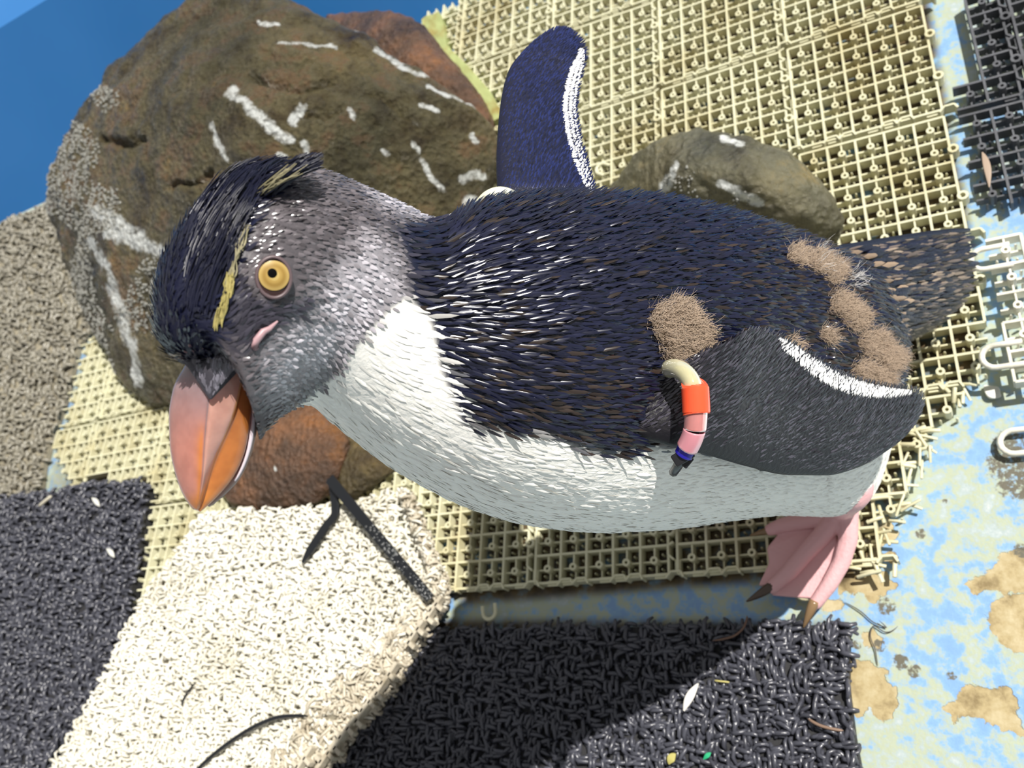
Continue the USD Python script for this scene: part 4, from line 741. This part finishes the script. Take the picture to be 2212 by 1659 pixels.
def down(px, radius, n, ln, seed, material=M_DOWN, name='down_tuft', flow=(20, 10), label=None):
    r = np.random.default_rng(seed); out = []
    for _ in range(n):
        a, q = r.uniform(0, 6.283), radius * math.sqrt(r.random()); x, y = px[0] + q * math.cos(a), px[1] + q * math.sin(a) * 0.9
        p, nn, t = skin_at(x, y); fl = D(x + flow[0], y + flow[1], PX(p)[2]) - D(x, y, PX(p)[2]); fl = unit(fl); out_dir = D(px[0] + 1.0 * (x - px[0]) * 1.2 + 1e-3, px[1] + (y - px[1]) * 1.2, PX(p)[2]) - p
        d = unit(nn * r.uniform(0.15, 0.7) + fl * r.uniform(0.0, 0.6) + unit(out_dir) * 0.3 + r.normal(0, 0.5, 3)); d2 = unit(d * 0.6 + fl * 0.3 + r.normal(0, 0.7, 3)); d3 = unit(d2 + r.normal(0, 0.8, 3)); l = ln * r.uniform(0.4, 1.1) * (1.45 if r.random() < 0.12 else 1.0)
        p0 = p + nn * 0.0005; out.append([p0, p0 + d * l * 0.3, p0 + d * l * 0.5 + d2 * l * 0.15, p0 + d * l * 0.6 + d2 * l * 0.3 + d3 * l * 0.12])
    return strands(name, out, 0.00013, 0.00006, material, label or 'fluffy tan down not yet moulted', 3)
for k, (x, y, rd, n) in enumerate([(1455, 690, 46, 1500), (1500, 715, 42, 1100), (1470, 745, 34, 900), (1475, 665, 28, 500), (1725, 548, 24, 420), (1770, 560, 30, 650), (1800, 580, 30, 650), (1820, 650, 32, 600), (1850, 680, 34, 700), (1890, 740, 40, 900), (1925, 770, 34, 800), (1870, 800, 32, 700), (1905, 815, 30, 600), (1715, 745, 20, 250), (1790, 720, 18, 200)]):
    down((x, y), rd * (0.92 if k < 4 else 0.78), int(n * 2.6), 0.0075 if k < 4 else 0.0075, 60 + k)
down((1780, 560), 26, 60, 0.012, 90, M_DOWNPALE, label='wispy white down on the rump'); down((1850, 600), 18, 50, 0.010, 91, M_DOWNPALE, label='wispy white down above the tail')

# ------------------------------------------------------------------ tail
TR = np.array([(1790, 548), (1830, 600), (1855, 660), (1870, 720), (1880, 760)], float); TT = np.array([(2094, 497), (2097, 560), (2080, 622), (2040, 675), (1985, 725)], float)
def tail_pt(a, l, h=0.0):
    k = np.linspace(0, 1, 5); a, l = np.broadcast_arrays(np.asarray(a, float), np.asarray(l, float))
    p0 = D(np.interp(a, k, TR[:, 0]), np.interp(a, k, TR[:, 1]), .545 + 0.0 * a); p1 = D(np.interp(a, k, TT[:, 0]), np.interp(a, k, TT[:, 1]), .632 - 0.012 * a)
    p = p0 * (1 - l)[..., None] + p1 * l[..., None]; n = unit(np.cross(p1 - p0, D(np.interp(np.minimum(a + .01, 1.01), k, TT[:, 0]), np.interp(np.minimum(a + .01, 1.01), k, TT[:, 1]), .632 - 0.012 * a) - D(np.interp(a - .01, k, TT[:, 0]), np.interp(a - .01, k, TT[:, 1]), .632 - 0.012 * a)))
    n = np.where(((CAM - p) * n).sum(-1, keepdims=True) < 0, -n, n)
    arch = 0.010 * np.sin(np.pi * np.clip(a, 0, 1)) * (1 - 0.4 * l)
    return p + n * (arch + h)[..., None], n, unit(p1 - p0)
M_TAIL = mat('tail_feather', {'a': ('attribute', {'attribute': 'tint'}), 'g': ('geometry', {}), 'w': ('noise_texture', {'scale': 500., 'detail': 2.}), 'b': ('bump', {'strength': 0.3, 'distance': 0.0005}), 'p': ('principled_bsdf', {'roughness': 0.38, 'specular_ior_level': 0.5})},
             [('a.color', 'p.base_color'), ('g.position', 'w.vector'), ('w.fac', 'b.height'), ('b.normal', 'p.normal')], 'p.BSDF')
for k in range(15):                                         # the long stiff tail feathers
    a0 = k / 14; n_ = 12; ls = np.linspace(0.0, 1.0 + 0.03 * math.sin(k * 2.1), n_); h0 = -0.0006 * (k % 3); V = []
    wdt = 0.0042 * np.sqrt(np.clip(1 - ((ls / ls[-1]) - 0.5).clip(0) ** 2 * 3.6, 0.05, 1))
    p, n, d = tail_pt(np.full(n_, a0), ls, np.full(n_, h0)); b = np.cross(n, d)
    V = np.stack([p - b * wdt[:, None], p + n * 0.0012, p + b * wdt[:, None], p - n * 0.0008], 1).reshape(-1, 3); i, j = np.meshgrid(np.arange(n_ - 1), np.arange(4), indexing='ij'); j2 = (j + 1) % 4
    f = np.stack([i * 4 + j, (i + 1) * 4 + j, (i + 1) * 4 + j2, i * 4 + j2], -1).reshape(-1, 4); e = (n_ - 1) * 4; f = np.vstack([f, [[0, 1, 2, 3], [e + 3, e + 2, e + 1, e]]])
    obj('tail_feather', (V, f), M_TAIL, peng, True, tint=np.broadcast_to(np.array(C_NAVY) * (0.8 + 0.5 * (k % 3 == 1)), (len(V), 3)))
r = np.random.default_rng(77); n_ = 2600; a, l = r.uniform(-0.02, 1.02, n_), r.uniform(-0.05, 0.90, n_); p, n, d = tail_pt(a, l, np.full(n_, 0.0012)); k = thin(p, 0.0022, r); a, l, p, n, d = a[k], l[k], p[k], n[k], d[k]
u = r.random(len(p)); c = np.where((u < 0.5)[:, None], C_NAVY, np.where((u < 0.72)[:, None], (0.035, 0.027, 0.024), np.where((u < 0.93)[:, None], (0.12, 0.092, 0.08), (0.26, 0.20, 0.15)))) * r.uniform(0.7, 1.3, (len(p), 1))
v, f, c = blades(p, n, d + np.cross(n, d) * r.normal(0, .08, (len(p), 1)), r.uniform(0.010, 0.018, len(p)), r.uniform(0.0014, 0.0024, len(p)), 0.05, c); obj('tail_coverts', (v, f), M_TAIL, peng, True, tint=c, kind='stuff', label='streaky brown and navy feathers on the tail')
r = np.random.default_rng(78); n_ = 260; a, l = r.uniform(0, 1, n_), r.uniform(-0.25, 0.18, n_); p, n, d = tail_pt(a, l, np.full(n_, 0.006)); u = r.random(n_); c = np.where((u < 0.55)[:, None], C_NAVY, (0.30, 0.21, 0.14)) * r.uniform(0.6, 1.3, (n_, 1))
v, f, c = blades(p, n, d, r.uniform(0.012, 0.02, n_), 0.0035, 0.02, c); obj('tail_coverts', (v, f), M_TAIL, peng, True, tint=c, kind='stuff', label='overlapping rump feathers at the tail root')

# ------------------------------------------------------------------ eye
toc = unit(unit(CAM - EYE_P) * 0.75 + EYE_N * 0.25); ex = unit(D(700, 590, PX(EYE_P)[2]) - D(600, 590, PX(EYE_P)[2])); ex = unit(ex - (ex @ toc) * toc); ey = np.cross(toc, ex)
if (PX(EYE_P + ey * .01) - PX(EYE_P))[1] > 0: ey = -ey
def dome(c, rx, ry, h, rings=10, seg=40, r_in=0.0):
    k = np.linspace(r_in, 1, rings); g = np.arange(seg) * 2 * np.pi / seg
    v = (c + (k[:, None] * np.cos(g))[..., None] * ex * rx + (k[:, None] * np.sin(g))[..., None] * ey * ry + (h * (1 - k ** 2))[:, None, None] * toc).reshape(-1, 3)
    i, j = np.meshgrid(np.arange(rings - 1), np.arange(seg), indexing='ij'); j2 = (j + 1) % seg
    return v, np.stack([i * seg + j, (i + 1) * seg + j, (i + 1) * seg + j2, i * seg + j2], -1).reshape(-1, 4), np.repeat(k, seg)
PM = 1 / (F / PX(EYE_P)[2])                                   # metres per pixel at the eye
E0 = EYE_P + toc * 0.0010; at_e = lambda x, y: E0 + ex * (x - 597) * PM - ey * (y - 590) * PM
v, f, k = dome(at_e(598, 591), 35 * PM, 43 * PM, 0.0013); EYE = obj('eyeball', (v, f), plain('dark_eye_skin', (0.045, 0.022, 0.02), 0.25), peng, True)
v, f, k = dome(at_e(598, 587) + toc * 0.0010, 32 * PM, 32 * PM, 0.0007, 14, 48)
ir = mixc((0.38, 0.25, 0.07), (0.29, 0.18, 0.045), sstep(0.45, 0.62, k)); ir = mixc(ir, (0.43, 0.30, 0.10), sstep(0.66, 0.95, k)); ir = mixc((0.47, 0.34, 0.12), ir, sstep(0.29, 0.40, k))
M_IRIS = mat('amber_iris', {'a': ('attribute', {'attribute': 'tint'}), 'p': ('principled_bsdf', {'roughness': 0.35, 'specular_ior_level': 0.25})}, [('a.color', 'p.base_color')], 'p.BSDF')
obj('iris', (v, f), M_IRIS, EYE, True, tint=ir, label='amber yellow iris')
v, f, k = dome(at_e(594, 582) + toc * 0.00178, 10 * PM, 10 * PM, 0.0001, 5, 24); obj('pupil', (v, f), plain('black_pupil', (0.003, 0.003, 0.003), 0.3, specular_ior_level=0.1), EYE, True)
g = np.linspace(0, 2 * np.pi, 49); el = [at_e(598, 591) + ex * 35.5 * PM * math.cos(a) + ey * 43.5 * PM * math.sin(a) + toc * 0.0004 for a in g]
obj('eyelid', tube(el, 0.0006, 8, False), plain('eyelid_skin', (0.11, 0.075, 0.08), 0.4), peng, True)

# ------------------------------------------------------------------ bill
BLF_ = np.array([(425, 745), (398, 792), (374, 840), (365, 900), (367, 962), (378, 1022), (397, 1072), (417, 1100)], float)      # left outline
BRG = np.array([(464, 780), (458, 830), (450, 875), (445, 920), (441, 968), (438, 1018), (433, 1062), (425, 1102)], float)       # ridge
BTM = np.array([(533, 740), (530, 775), (521, 822), (506, 885), (487, 935), (466, 985), (448, 1040), (431, 1098)], float)        # edge of the upper plate
BRT = np.array([(556, 735), (553, 768), (546, 830), (538, 900), (529, 965), (505, 1028), (470, 1072), (432, 1106)], float)       # right outline
def bill_mesh():
    ks = np.linspace(0, 7, 52); K = np.arange(8); A = [PchipInterpolator(K, q)(ks) for q in (BLF_, BRG, BTM, BRT)]; t = np.clip((ks - 1) / 6, 0, 1); d = 0.279 + 0.004 * np.clip(1 - ks, 0, 1) + 0.006 * t; hgt = 0.0105 * np.sqrt(np.clip(1 - t ** 2.2, 0.02, 1)); V, C = [], []
    for i in range(len(ks)):
        l, rg_, tm, rt = (A[q][i] for q in range(4)); h = hgt[i]
        ctl = [D(*l, d[i] + 0.35 * h), D(*(l * .55 + rg_ * .45), d[i] - 0.42 * h), D(*(l * .12 + rg_ * .88), d[i] - 0.66 * h), D(*rg_, d[i] - 0.62 * h), D(*(rg_ * .86 + tm * .14), d[i] - 0.70 * h), D(*(rg_ * .45 + tm * .55), d[i] - 0.58 * h), D(*tm, d[i] - 0.42 * h), D(*(tm * .85 + rt * .15), d[i] - 0.24 * h), D(*(tm * .4 + rt * .6), d[i] - 0.08 * h), D(*rt, d[i] + 0.45 * h), D(*(rt * .6 + l * .4), d[i] + 1.1 * h), D(*(rt * .3 + l * .7), d[i] + 1.05 * h)]
        ctl = np.array(ctl + [ctl[0]]); cs = CubicSpline(np.arange(13), ctl, bc_type='periodic'); w = np.arange(96) / 96 * 12; V.append(cs(w))
        pink, mauve, orange, rust, ridge = np.array((0.50, 0.205, 0.155)), np.array((0.25, 0.175, 0.185)), np.array((0.56, 0.19, 0.04)), np.array((0.33, 0.105, 0.026)), np.array((0.18, 0.16, 0.17))
        c = np.where((w < 6)[:, None], pink, rust * (1 - t[i]) + orange * t[i]); c = np.where((w > 9.5)[:, None], rust, c)
        c = mixc(c, mauve, np.where(w < 3, 1, 0) * sstep(0.55, 0.02, np.full(96, t[i])) * 0.95)
        c = mixc(c, (0.54, 0.30, 0.24), ((w > 3.2) & (w < 6)) * 0.75); c = mixc(c, orange, np.exp(-((w - 2.1) / 0.45) ** 2) * (sstep(0.25, 0.5, np.full(96, t[i]))) * 0.9)
        c = mixc(c, ridge, np.exp(-((w - 3.0) / 0.30) ** 2) * sstep(1.0, 0.75, np.full(96, t[i])) * 0.85); c = mixc(c, (0.62, 0.38, 0.19), np.exp(-((w - 6.15) / 0.16) ** 2) * 0.8 * (t[i] < 0.9))
        c = mixc(c, orange * [1.05, 1.1, 1], sstep(0.78, 0.93, np.full(96, t[i])) * 0.9); C.append(c)
    V, C = np.vstack(V), np.vstack(C); i, j = np.meshgrid(np.arange(len(ks) - 1), np.arange(96), indexing='ij'); j2 = (j + 1) % 96
    f = np.stack([i * 96 + j, i * 96 + j2, (i + 1) * 96 + j2, (i + 1) * 96 + j], -1).reshape(-1, 4); f = np.vstack([f[:, [0, 1, 2]], f[:, [0, 2, 3]]]); n = len(V); V = np.vstack([V, V[:96].mean(0), V[-96:].mean(0)]); C = np.vstack([C, C[0], C[-1]]); jj = np.arange(96); j3 = (jj + 1) % 96
    f = np.vstack([f, np.c_[np.full(96, n), j3, jj], np.c_[np.full(96, n + 1), n - 96 + jj, n - 96 + j3]])
    if trimesh.Trimesh(V, f, process=False).volume < 0: f = f[:, ::-1]
    return V, f, C
M_BILL = mat('horn_bill', {'a': ('attribute', {'attribute': 'tint'}), 'g': ('geometry', {}), 'n': ('noise_texture', {'scale': 220., 'detail': 4.}), 'm': ('mix_color', {'blend_type': 'multiply', 'fac': 0.5}), 'r': ('rgb_ramp', {'ramp': [(0.35, (0.72, 0.66, 0.66)), (0.6, (1.0, 1.0, 1.0))]}),
                           'p': ('principled_bsdf', {'roughness': 0.3, 'subsurface_weight': 0.15, 'subsurface_scale': 0.003, 'coat_weight': 0.8, 'coat_roughness': 0.07})}, [('g.position', 'n.vector'), ('n.fac', 'r.fac'), ('a.color', 'm.a'), ('r.color', 'm.b'), ('m.result', 'p.base_color')], 'p.BSDF')
v, f, c = bill_mesh(); obj('bill', (v, f), M_BILL, peng, True, tint=c, label='stout orange and pink hooked bill')
lo = np.array([(558, 762), (552, 830), (545, 900), (536, 962), (514, 1022), (482, 1062), (452, 1088)], float); q = PchipInterpolator(np.arange(7), lo)(np.linspace(0, 6, 30))
obj('lower_mandible', tube(D(q[:, 0] - 3, q[:, 1], np.linspace(.2865, .2905, 30)), np.linspace(.0032, .0012, 30), 12), plain('lower_mandible_horn', (0.30, 0.20, 0.17), 0.3), peng, True)
obj('gape_edge', tube(D(q[:22, 0] + 3, q[:22, 1], np.linspace(.2835, .2875, 22)), np.linspace(.0011, .0005, 22), 8), plain('pale_gape_edge', (0.62, 0.55, 0.60), 0.35), peng, True)
g = [(606, 696), (588, 707), (572, 721), (560, 737), (556, 752), (554, 772)]; gp = []
for x, y in g: p, n, t = skin_at(x, y); gp.append(p + n * 0.0009)
obj('gape_skin', tube(gp, [.0003, .0008, .0011, .0011, .0011, .0010], 8), plain('pink_gape_skin', (0.42, 0.26, 0.28), 0.4), peng, True, label='pink gape skin at the corner of the bill')

# ------------------------------------------------------------------ claws
M_CLAW = plain('brown_claw', (0.075, 0.05, 0.035), 0.22)
M_CLAWTIP = plain('horn_claw', (0.22, 0.14, 0.07), 0.25)
for k, l in enumerate([[(1668, 1145, .007), (1645, 1149, .006), (1620, 1157, .001)], [(1670, 1264, .008), (1645, 1282, .007), (1613, 1299, .001)], [(1760, 1298, .008), (1748, 1325, .007), (1736, 1355, .001)], [(1462, 1120, .008), (1436, 1128, .007), (1424, 1148, .001)]]):
    a = np.array([G(*p) for p in l]); kk = np.linspace(0, 1, 10)[:, None]; c = (1 - kk) ** 2 * a[0] + 2 * kk * (1 - kk) * a[1] + kk ** 2 * a[2]
    obj('claw', tube(c, np.array([.0034, .0036, .0036, .0034, .0031, .0027, .0023, .0018, .0013, .0006]) * (1.0 if k else 0.75), 10), M_CLAWTIP if k in (0, 2) else M_CLAW, peng, True, label='dark curved claw' if k == 1 else None)

# ------------------------------------------------------------------ flipper bands
def clear(name, col, tw=0.75, rough=0.12): return mat(name, {'p': ('principled_bsdf', {'base_color': col, 'roughness': rough, 'transmission_weight': tw, 'ior': 1.35, 'subsurface_weight': 0.0})}, [], 'p.BSDF')
def hollow(pts, r, wall=0.0007, sides=20):
    p = np.asarray(pts, float); v0, f0 = tube(p, r, sides, False); v1, f1 = tube(p, r - wall, sides, False); n = len(v0); f = np.vstack([f0, f1[:, ::-1] + n]); j = np.arange(sides); j2 = (j + 1) % sides; e = n - sides
    return np.vstack([v0, v1]), np.vstack([f, np.c_[j, j2, n + j], np.c_[j2, n + j2, n + j], np.c_[e + j2, e + j, n + e + j], np.c_[n + e + j2, e + j2, n + e + j]])
def curve(pts, n=14):
    a = np.array([D(x, y, d) for x, y, d in pts]); return CubicSpline(np.arange(len(a)), a)(np.linspace(0, len(a) - 1, n)) if len(a) > 2 else a[0] + (a[1] - a[0]) * np.linspace(0, 1, n)[:, None]
band = thing('flipper_band', 'flipper band of clear, orange, pink and blue beads on the near flipper', 'flipper band', D(1500, 890, .342))
obj('tie', tube(curve([(1440, 800, .352), (1478, 806, .341), (1496, 832, .337), (1503, 880, .336), (1500, 935, .337), (1478, 985, .342), (1455, 1020, .356)], 40), 0.0019, 8), plain('black_nylon', (0.008, 0.008, 0.009), 0.25), band, True, label='black nylon tie')
obj('clear_tube', hollow(curve([(1446, 797, .350), (1464, 797, .344), (1484, 811, .3395), (1497, 838, .337)]), 0.0036), clear('clear_yellowish_tube', (0.80, 0.76, 0.50), 0.55), band, True, label='clear yellowish tube')
obj('orange_bead', trimesh.util.concatenate([trimesh.Trimesh(*hollow(curve([(1501, 840, .337), (1502, 845, .3365), (1504, 884, .336), (1504, 888, .336)], 9), np.array([.0046, .0051, .0052, .0052, .0052, .0052, .0052, .0051, .0047]), 0.0024, 24), process=False)]), plain('orange_plastic', (0.95, 0.095, 0.035), 0.22, subsurface_weight=0.2, subsurface_scale=0.003), band, 40, label='bright orange bead')
obj('pink_tube', hollow(curve([(1504, 888, .336), (1503, 905, .336), (1501, 928, .3365)]), 0.0043), clear('clear_pink_tube', (0.90, 0.42, 0.40), 0.6), band, True, label='clear pink tube')
obj('pink_tube', hollow(curve([(1500, 929, .3365), (1494, 948, .338), (1485, 966, .340)]), 0.0042), clear('pink_plastic', (0.85, 0.36, 0.42), 0.3, 0.3), band, True, label='milky pink tube')
obj('blue_bead', hollow(curve([(1486, 962, .340), (1482, 972, .341), (1477, 982, .342)]), 0.0036), plain('blue_plastic', (0.018, 0.012, 0.33), 0.25), band, True, label='dark blue bead')
def rbox(c, ax, size, r=0.0006):
    M = manifold3d.Manifold; s = np.array(size) / 2 - r; pts = [M.sphere(r, 10).translate([float(q) for q in (a * s[0], b * s[1], d * s[2])]) for a in (-1, 1) for b in (-1, 1) for d in (-1, 1)]
    q = M.batch_hull(pts).to_mesh(); v = np.array(q.vert_properties)[:, :3] @ np.array(ax) + c; return v, np.array(q.tri_verts)
e1 = unit(D(1500, 975, .343) - D(1450, 1005, .343)); e3 = unit(CAM - D(1474, 988, .343)); e2 = np.cross(e3, e1); e1 = np.cross(e2, e3)
obj('tie_head', rbox(D(1475, 986, .3425), (e1, e2, e3), (.0082, .0050, .0050)), plain('black_plastic', (0.012, 0.012, 0.014), 0.2), band, 30)
obj('tie_head', rbox(D(1484, 997, .3445), (unit(e1 + .35 * e2), unit(e2 - .35 * e1), e3), (.0050, .0032, .0036)), '/World/Looks/black_plastic', band, 30)
band2 = thing('flipper_band', 'cream tube of the band at the root of the far flipper', 'flipper band', D(1080, 425, .425))
obj('tube', hollow(curve([(1040, 470, .425), (1050, 436, .423), (1078, 422, .422), (1108, 432, .424), (1130, 462, .428)], 24), 0.0041), clear('cream_tube', (0.85, 0.82, 0.58), 0.2, 0.25), band2, True)

# ------------------------------------------------------------------ straps, threads and litter
M_STRAP = plain('black_strap', (0.010, 0.011, 0.013), 0.14, specular_ior_level=0.6)
def ribbon(pts, w, th):
    p = np.asarray(pts, float); t = unit(np.gradient(p, axis=0)); b = unit(np.cross(t, [0, 0, 1.0])); n = np.cross(b, t); w = np.broadcast_to(np.asarray(w, float), (len(p),))[:, None] / 2
    V = np.stack([p - b * w - n * th, p - b * w + n * th * .6, p - b * w * .8 + n * th, p + b * w * .8 + n * th, p + b * w + n * th * .6, p + b * w - n * th], 1).reshape(-1, 3); i, j = np.meshgrid(np.arange(len(p) - 1), np.arange(6), indexing='ij'); j2 = (j + 1) % 6
    f = np.stack([i * 6 + j, (i + 1) * 6 + j, (i + 1) * 6 + j2, i * 6 + j2], -1).reshape(-1, 4); f = np.vstack([f[:, [0, 2, 1]], f[:, [0, 3, 2]]]); e = (len(p) - 1) * 6
    f = np.vstack([f, [[0, k, k + 1] for k in range(1, 5)], [[e, e + k + 1, e + k] for k in range(1, 5)]])
    if trimesh.Trimesh(V, f, process=False).volume < 0: f = f[:, ::-1]
    return V, f
def gcurve(pts, n=30):
    a = np.array([G(*p) for p in pts]); return PchipInterpolator(np.arange(len(a)), a)(np.linspace(0, len(a) - 1, n))
st = thing('cable_tie', 'black cable tie bent over the top edge of the white coil mat', 'cable tie', G(720, 1040, .02))
lg = gcurve([(712, 1034, .036), (760, 1092, .034), (830, 1175, .031), (885, 1240, .029), (930, 1294, .026)], 40); obj('strap', ribbon(lg, np.linspace(.0100, .0085, 40), 0.0012), M_STRAP, st, 25)
obj('tail_end', ribbon(gcurve([(714, 1032, .034), (722, 1070, .028), (724, 1108, .027), (700, 1142, .0275), (672, 1185, .0275), (654, 1215, .026)], 30), np.r_[np.linspace(.0085, .009, 24), np.linspace(.0085, .003, 6)], 0.0011), M_STRAP, st, 25)
mb = MB(); t_ = unit(lg[-1] - lg[0]); b_ = unit(np.cross(t_, [0, 0, 1.0])); n_ = np.cross(b_, t_)
bead = trimesh.creation.icosphere(2, 1.0); rb = np.random.default_rng(88)
for k in range(150):                                        # wet ridges that glitter towards the free end
    c = lg[14] + (lg[-1] - lg[14]) * (rb.random() ** 0.6) + n_ * 0.0012 + b_ * rb.uniform(-.0036, .0036); mb.add(bead.vertices * rb.uniform(.0008, .0016) * [1, 1, .8] + c, bead.faces)
obj('wet_ridge', mb.get(), plain('wet_black', (0.025, 0.028, 0.028), 0.28, specular_ior_level=1.0, coat_weight=1.0, coat_roughness=0.2), st, True, kind='stuff')
LIT = []
def litter(name, label, cat, pts, r, col, rough=0.5, flat=False, n=24):
    m_ = M_STRAP if col is None else plain(f'litter_{LIT.append(0) or len(LIT)}', col, rough); c = gcurve(pts, n); k = np.linspace(0, 1, n); rr = r * (np.sqrt(np.clip(1 - (2 * k - 1) ** 6, 0.02, 1)) if not flat else np.sin(np.pi * (0.06 + 0.9 * k)))
    return obj(name, ribbon(c, rr * 2, r * 0.25) if flat else tube(c, rr, 7), m_, None, True, label=label, cat=cat)
litter('cord', 'black cord curving over the lower part of the white coil mat', 'cord', [(405, 1685, .024), (450, 1640, .025), (505, 1597, .026), (565, 1562, .027), (610, 1548, .026), (666, 1546, .022)], .0019, None)
litter('thread', 'short black thread lying on the white coil mat', 'thread', [(392, 1524, .0235), (402, 1500, .024), (424, 1474, .0235)], .0010, None)
litter('small_feather', 'small white feather on the dark grey coil mat', 'feather', [(1478, 1535, .004), (1490, 1505, .006), (1509, 1476, .006)], .0030, (0.72, 0.70, 0.64), flat=True)
litter('twig', 'thin curved brown twig on the dark coil mat below the foot', 'twig', [(1538, 1384, .003), (1580, 1376, .005), (1608, 1352, .005), (1614, 1330, .004)], .0008, (0.16, 0.09, 0.06))
litter('twig', 'brown needle litter on the right part of the dark coil mat', 'twig', [(1745, 1552, .004), (1780, 1570, .005), (1822, 1578, .004)], .0011, (0.20, 0.13, 0.09))
litter('leaf_scrap', 'yellowish leaf scrap at the bottom edge of the dark coil mat', 'leaf scrap', [(1446, 1650, .004), (1450, 1638, .005), (1460, 1628, .005)], .0030, (0.42, 0.38, 0.12), flat=True)
litter('green_scrap', 'tiny green scrap at the bottom edge of the dark coil mat', 'scrap', [(1520, 1640, .004), (1528, 1632, .005), (1536, 1626, .005)], .0016, (0.02, 0.36, 0.16), flat=True)
litter('straw', 'short yellow straw on the dark coil mat', 'straw', [(1543, 1470, .004), (1560, 1472, .0045), (1576, 1474, .004)], .0007, (0.45, 0.40, 0.14))
litter('hair_strand', 'dark hair strand curling on the blue floor beside the dark mat', 'hair', [(1822, 1300, ZF + .001), (1858, 1320, ZF + .002), (1888, 1345, ZF + .002), (1915, 1356, ZF + .002), (1898, 1340, ZF + .003)], .0004, (0.06, 0.05, 0.04))
litter('hair_strand', 'dark looping hair strand over the small bare floor patch', 'hair', [(1940, 1352, ZF + .001), (1915, 1366, ZF + .002), (1888, 1352, ZF + .002), (1880, 1375, ZF + .002), (1892, 1410, ZF + .002), (1896, 1440, ZF + .001)], .0004, (0.06, 0.05, 0.04))
litter('brown_feather', 'narrow brown feather wedged between beige and dark grey mats', 'feather', [(2122, 330, .002), (2132, 360, .004), (2137, 405, .002)], .0026, (0.36, 0.27, 0.20), flat=True)
for x, y, lab in ((208, 1084, 'upper'), (240, 1194, 'lower')): litter('white_fluff', f'{lab} white fluff speck on the left dark coil mat', 'fluff', [(x - 9, y - 8, .014), (x, y, .015), (x + 7, y + 10, .014)], .0028, (0.62, 0.62, 0.56), flat=True)
litter('twig', 'pale twig at the top edge of the left dark coil mat', 'twig', [(84, 1094, .013), (98, 1082, .014), (112, 1071, .013)], .0022, (0.45, 0.42, 0.33))
litter('shell_chip', 'white chip lying between the mats beside the flipper tip', 'chip', [(2128, 835, ZF + .002), (2146, 848, ZF + .004), (2160, 856, ZF + .002)], .0050, (0.68, 0.68, 0.62), flat=True)
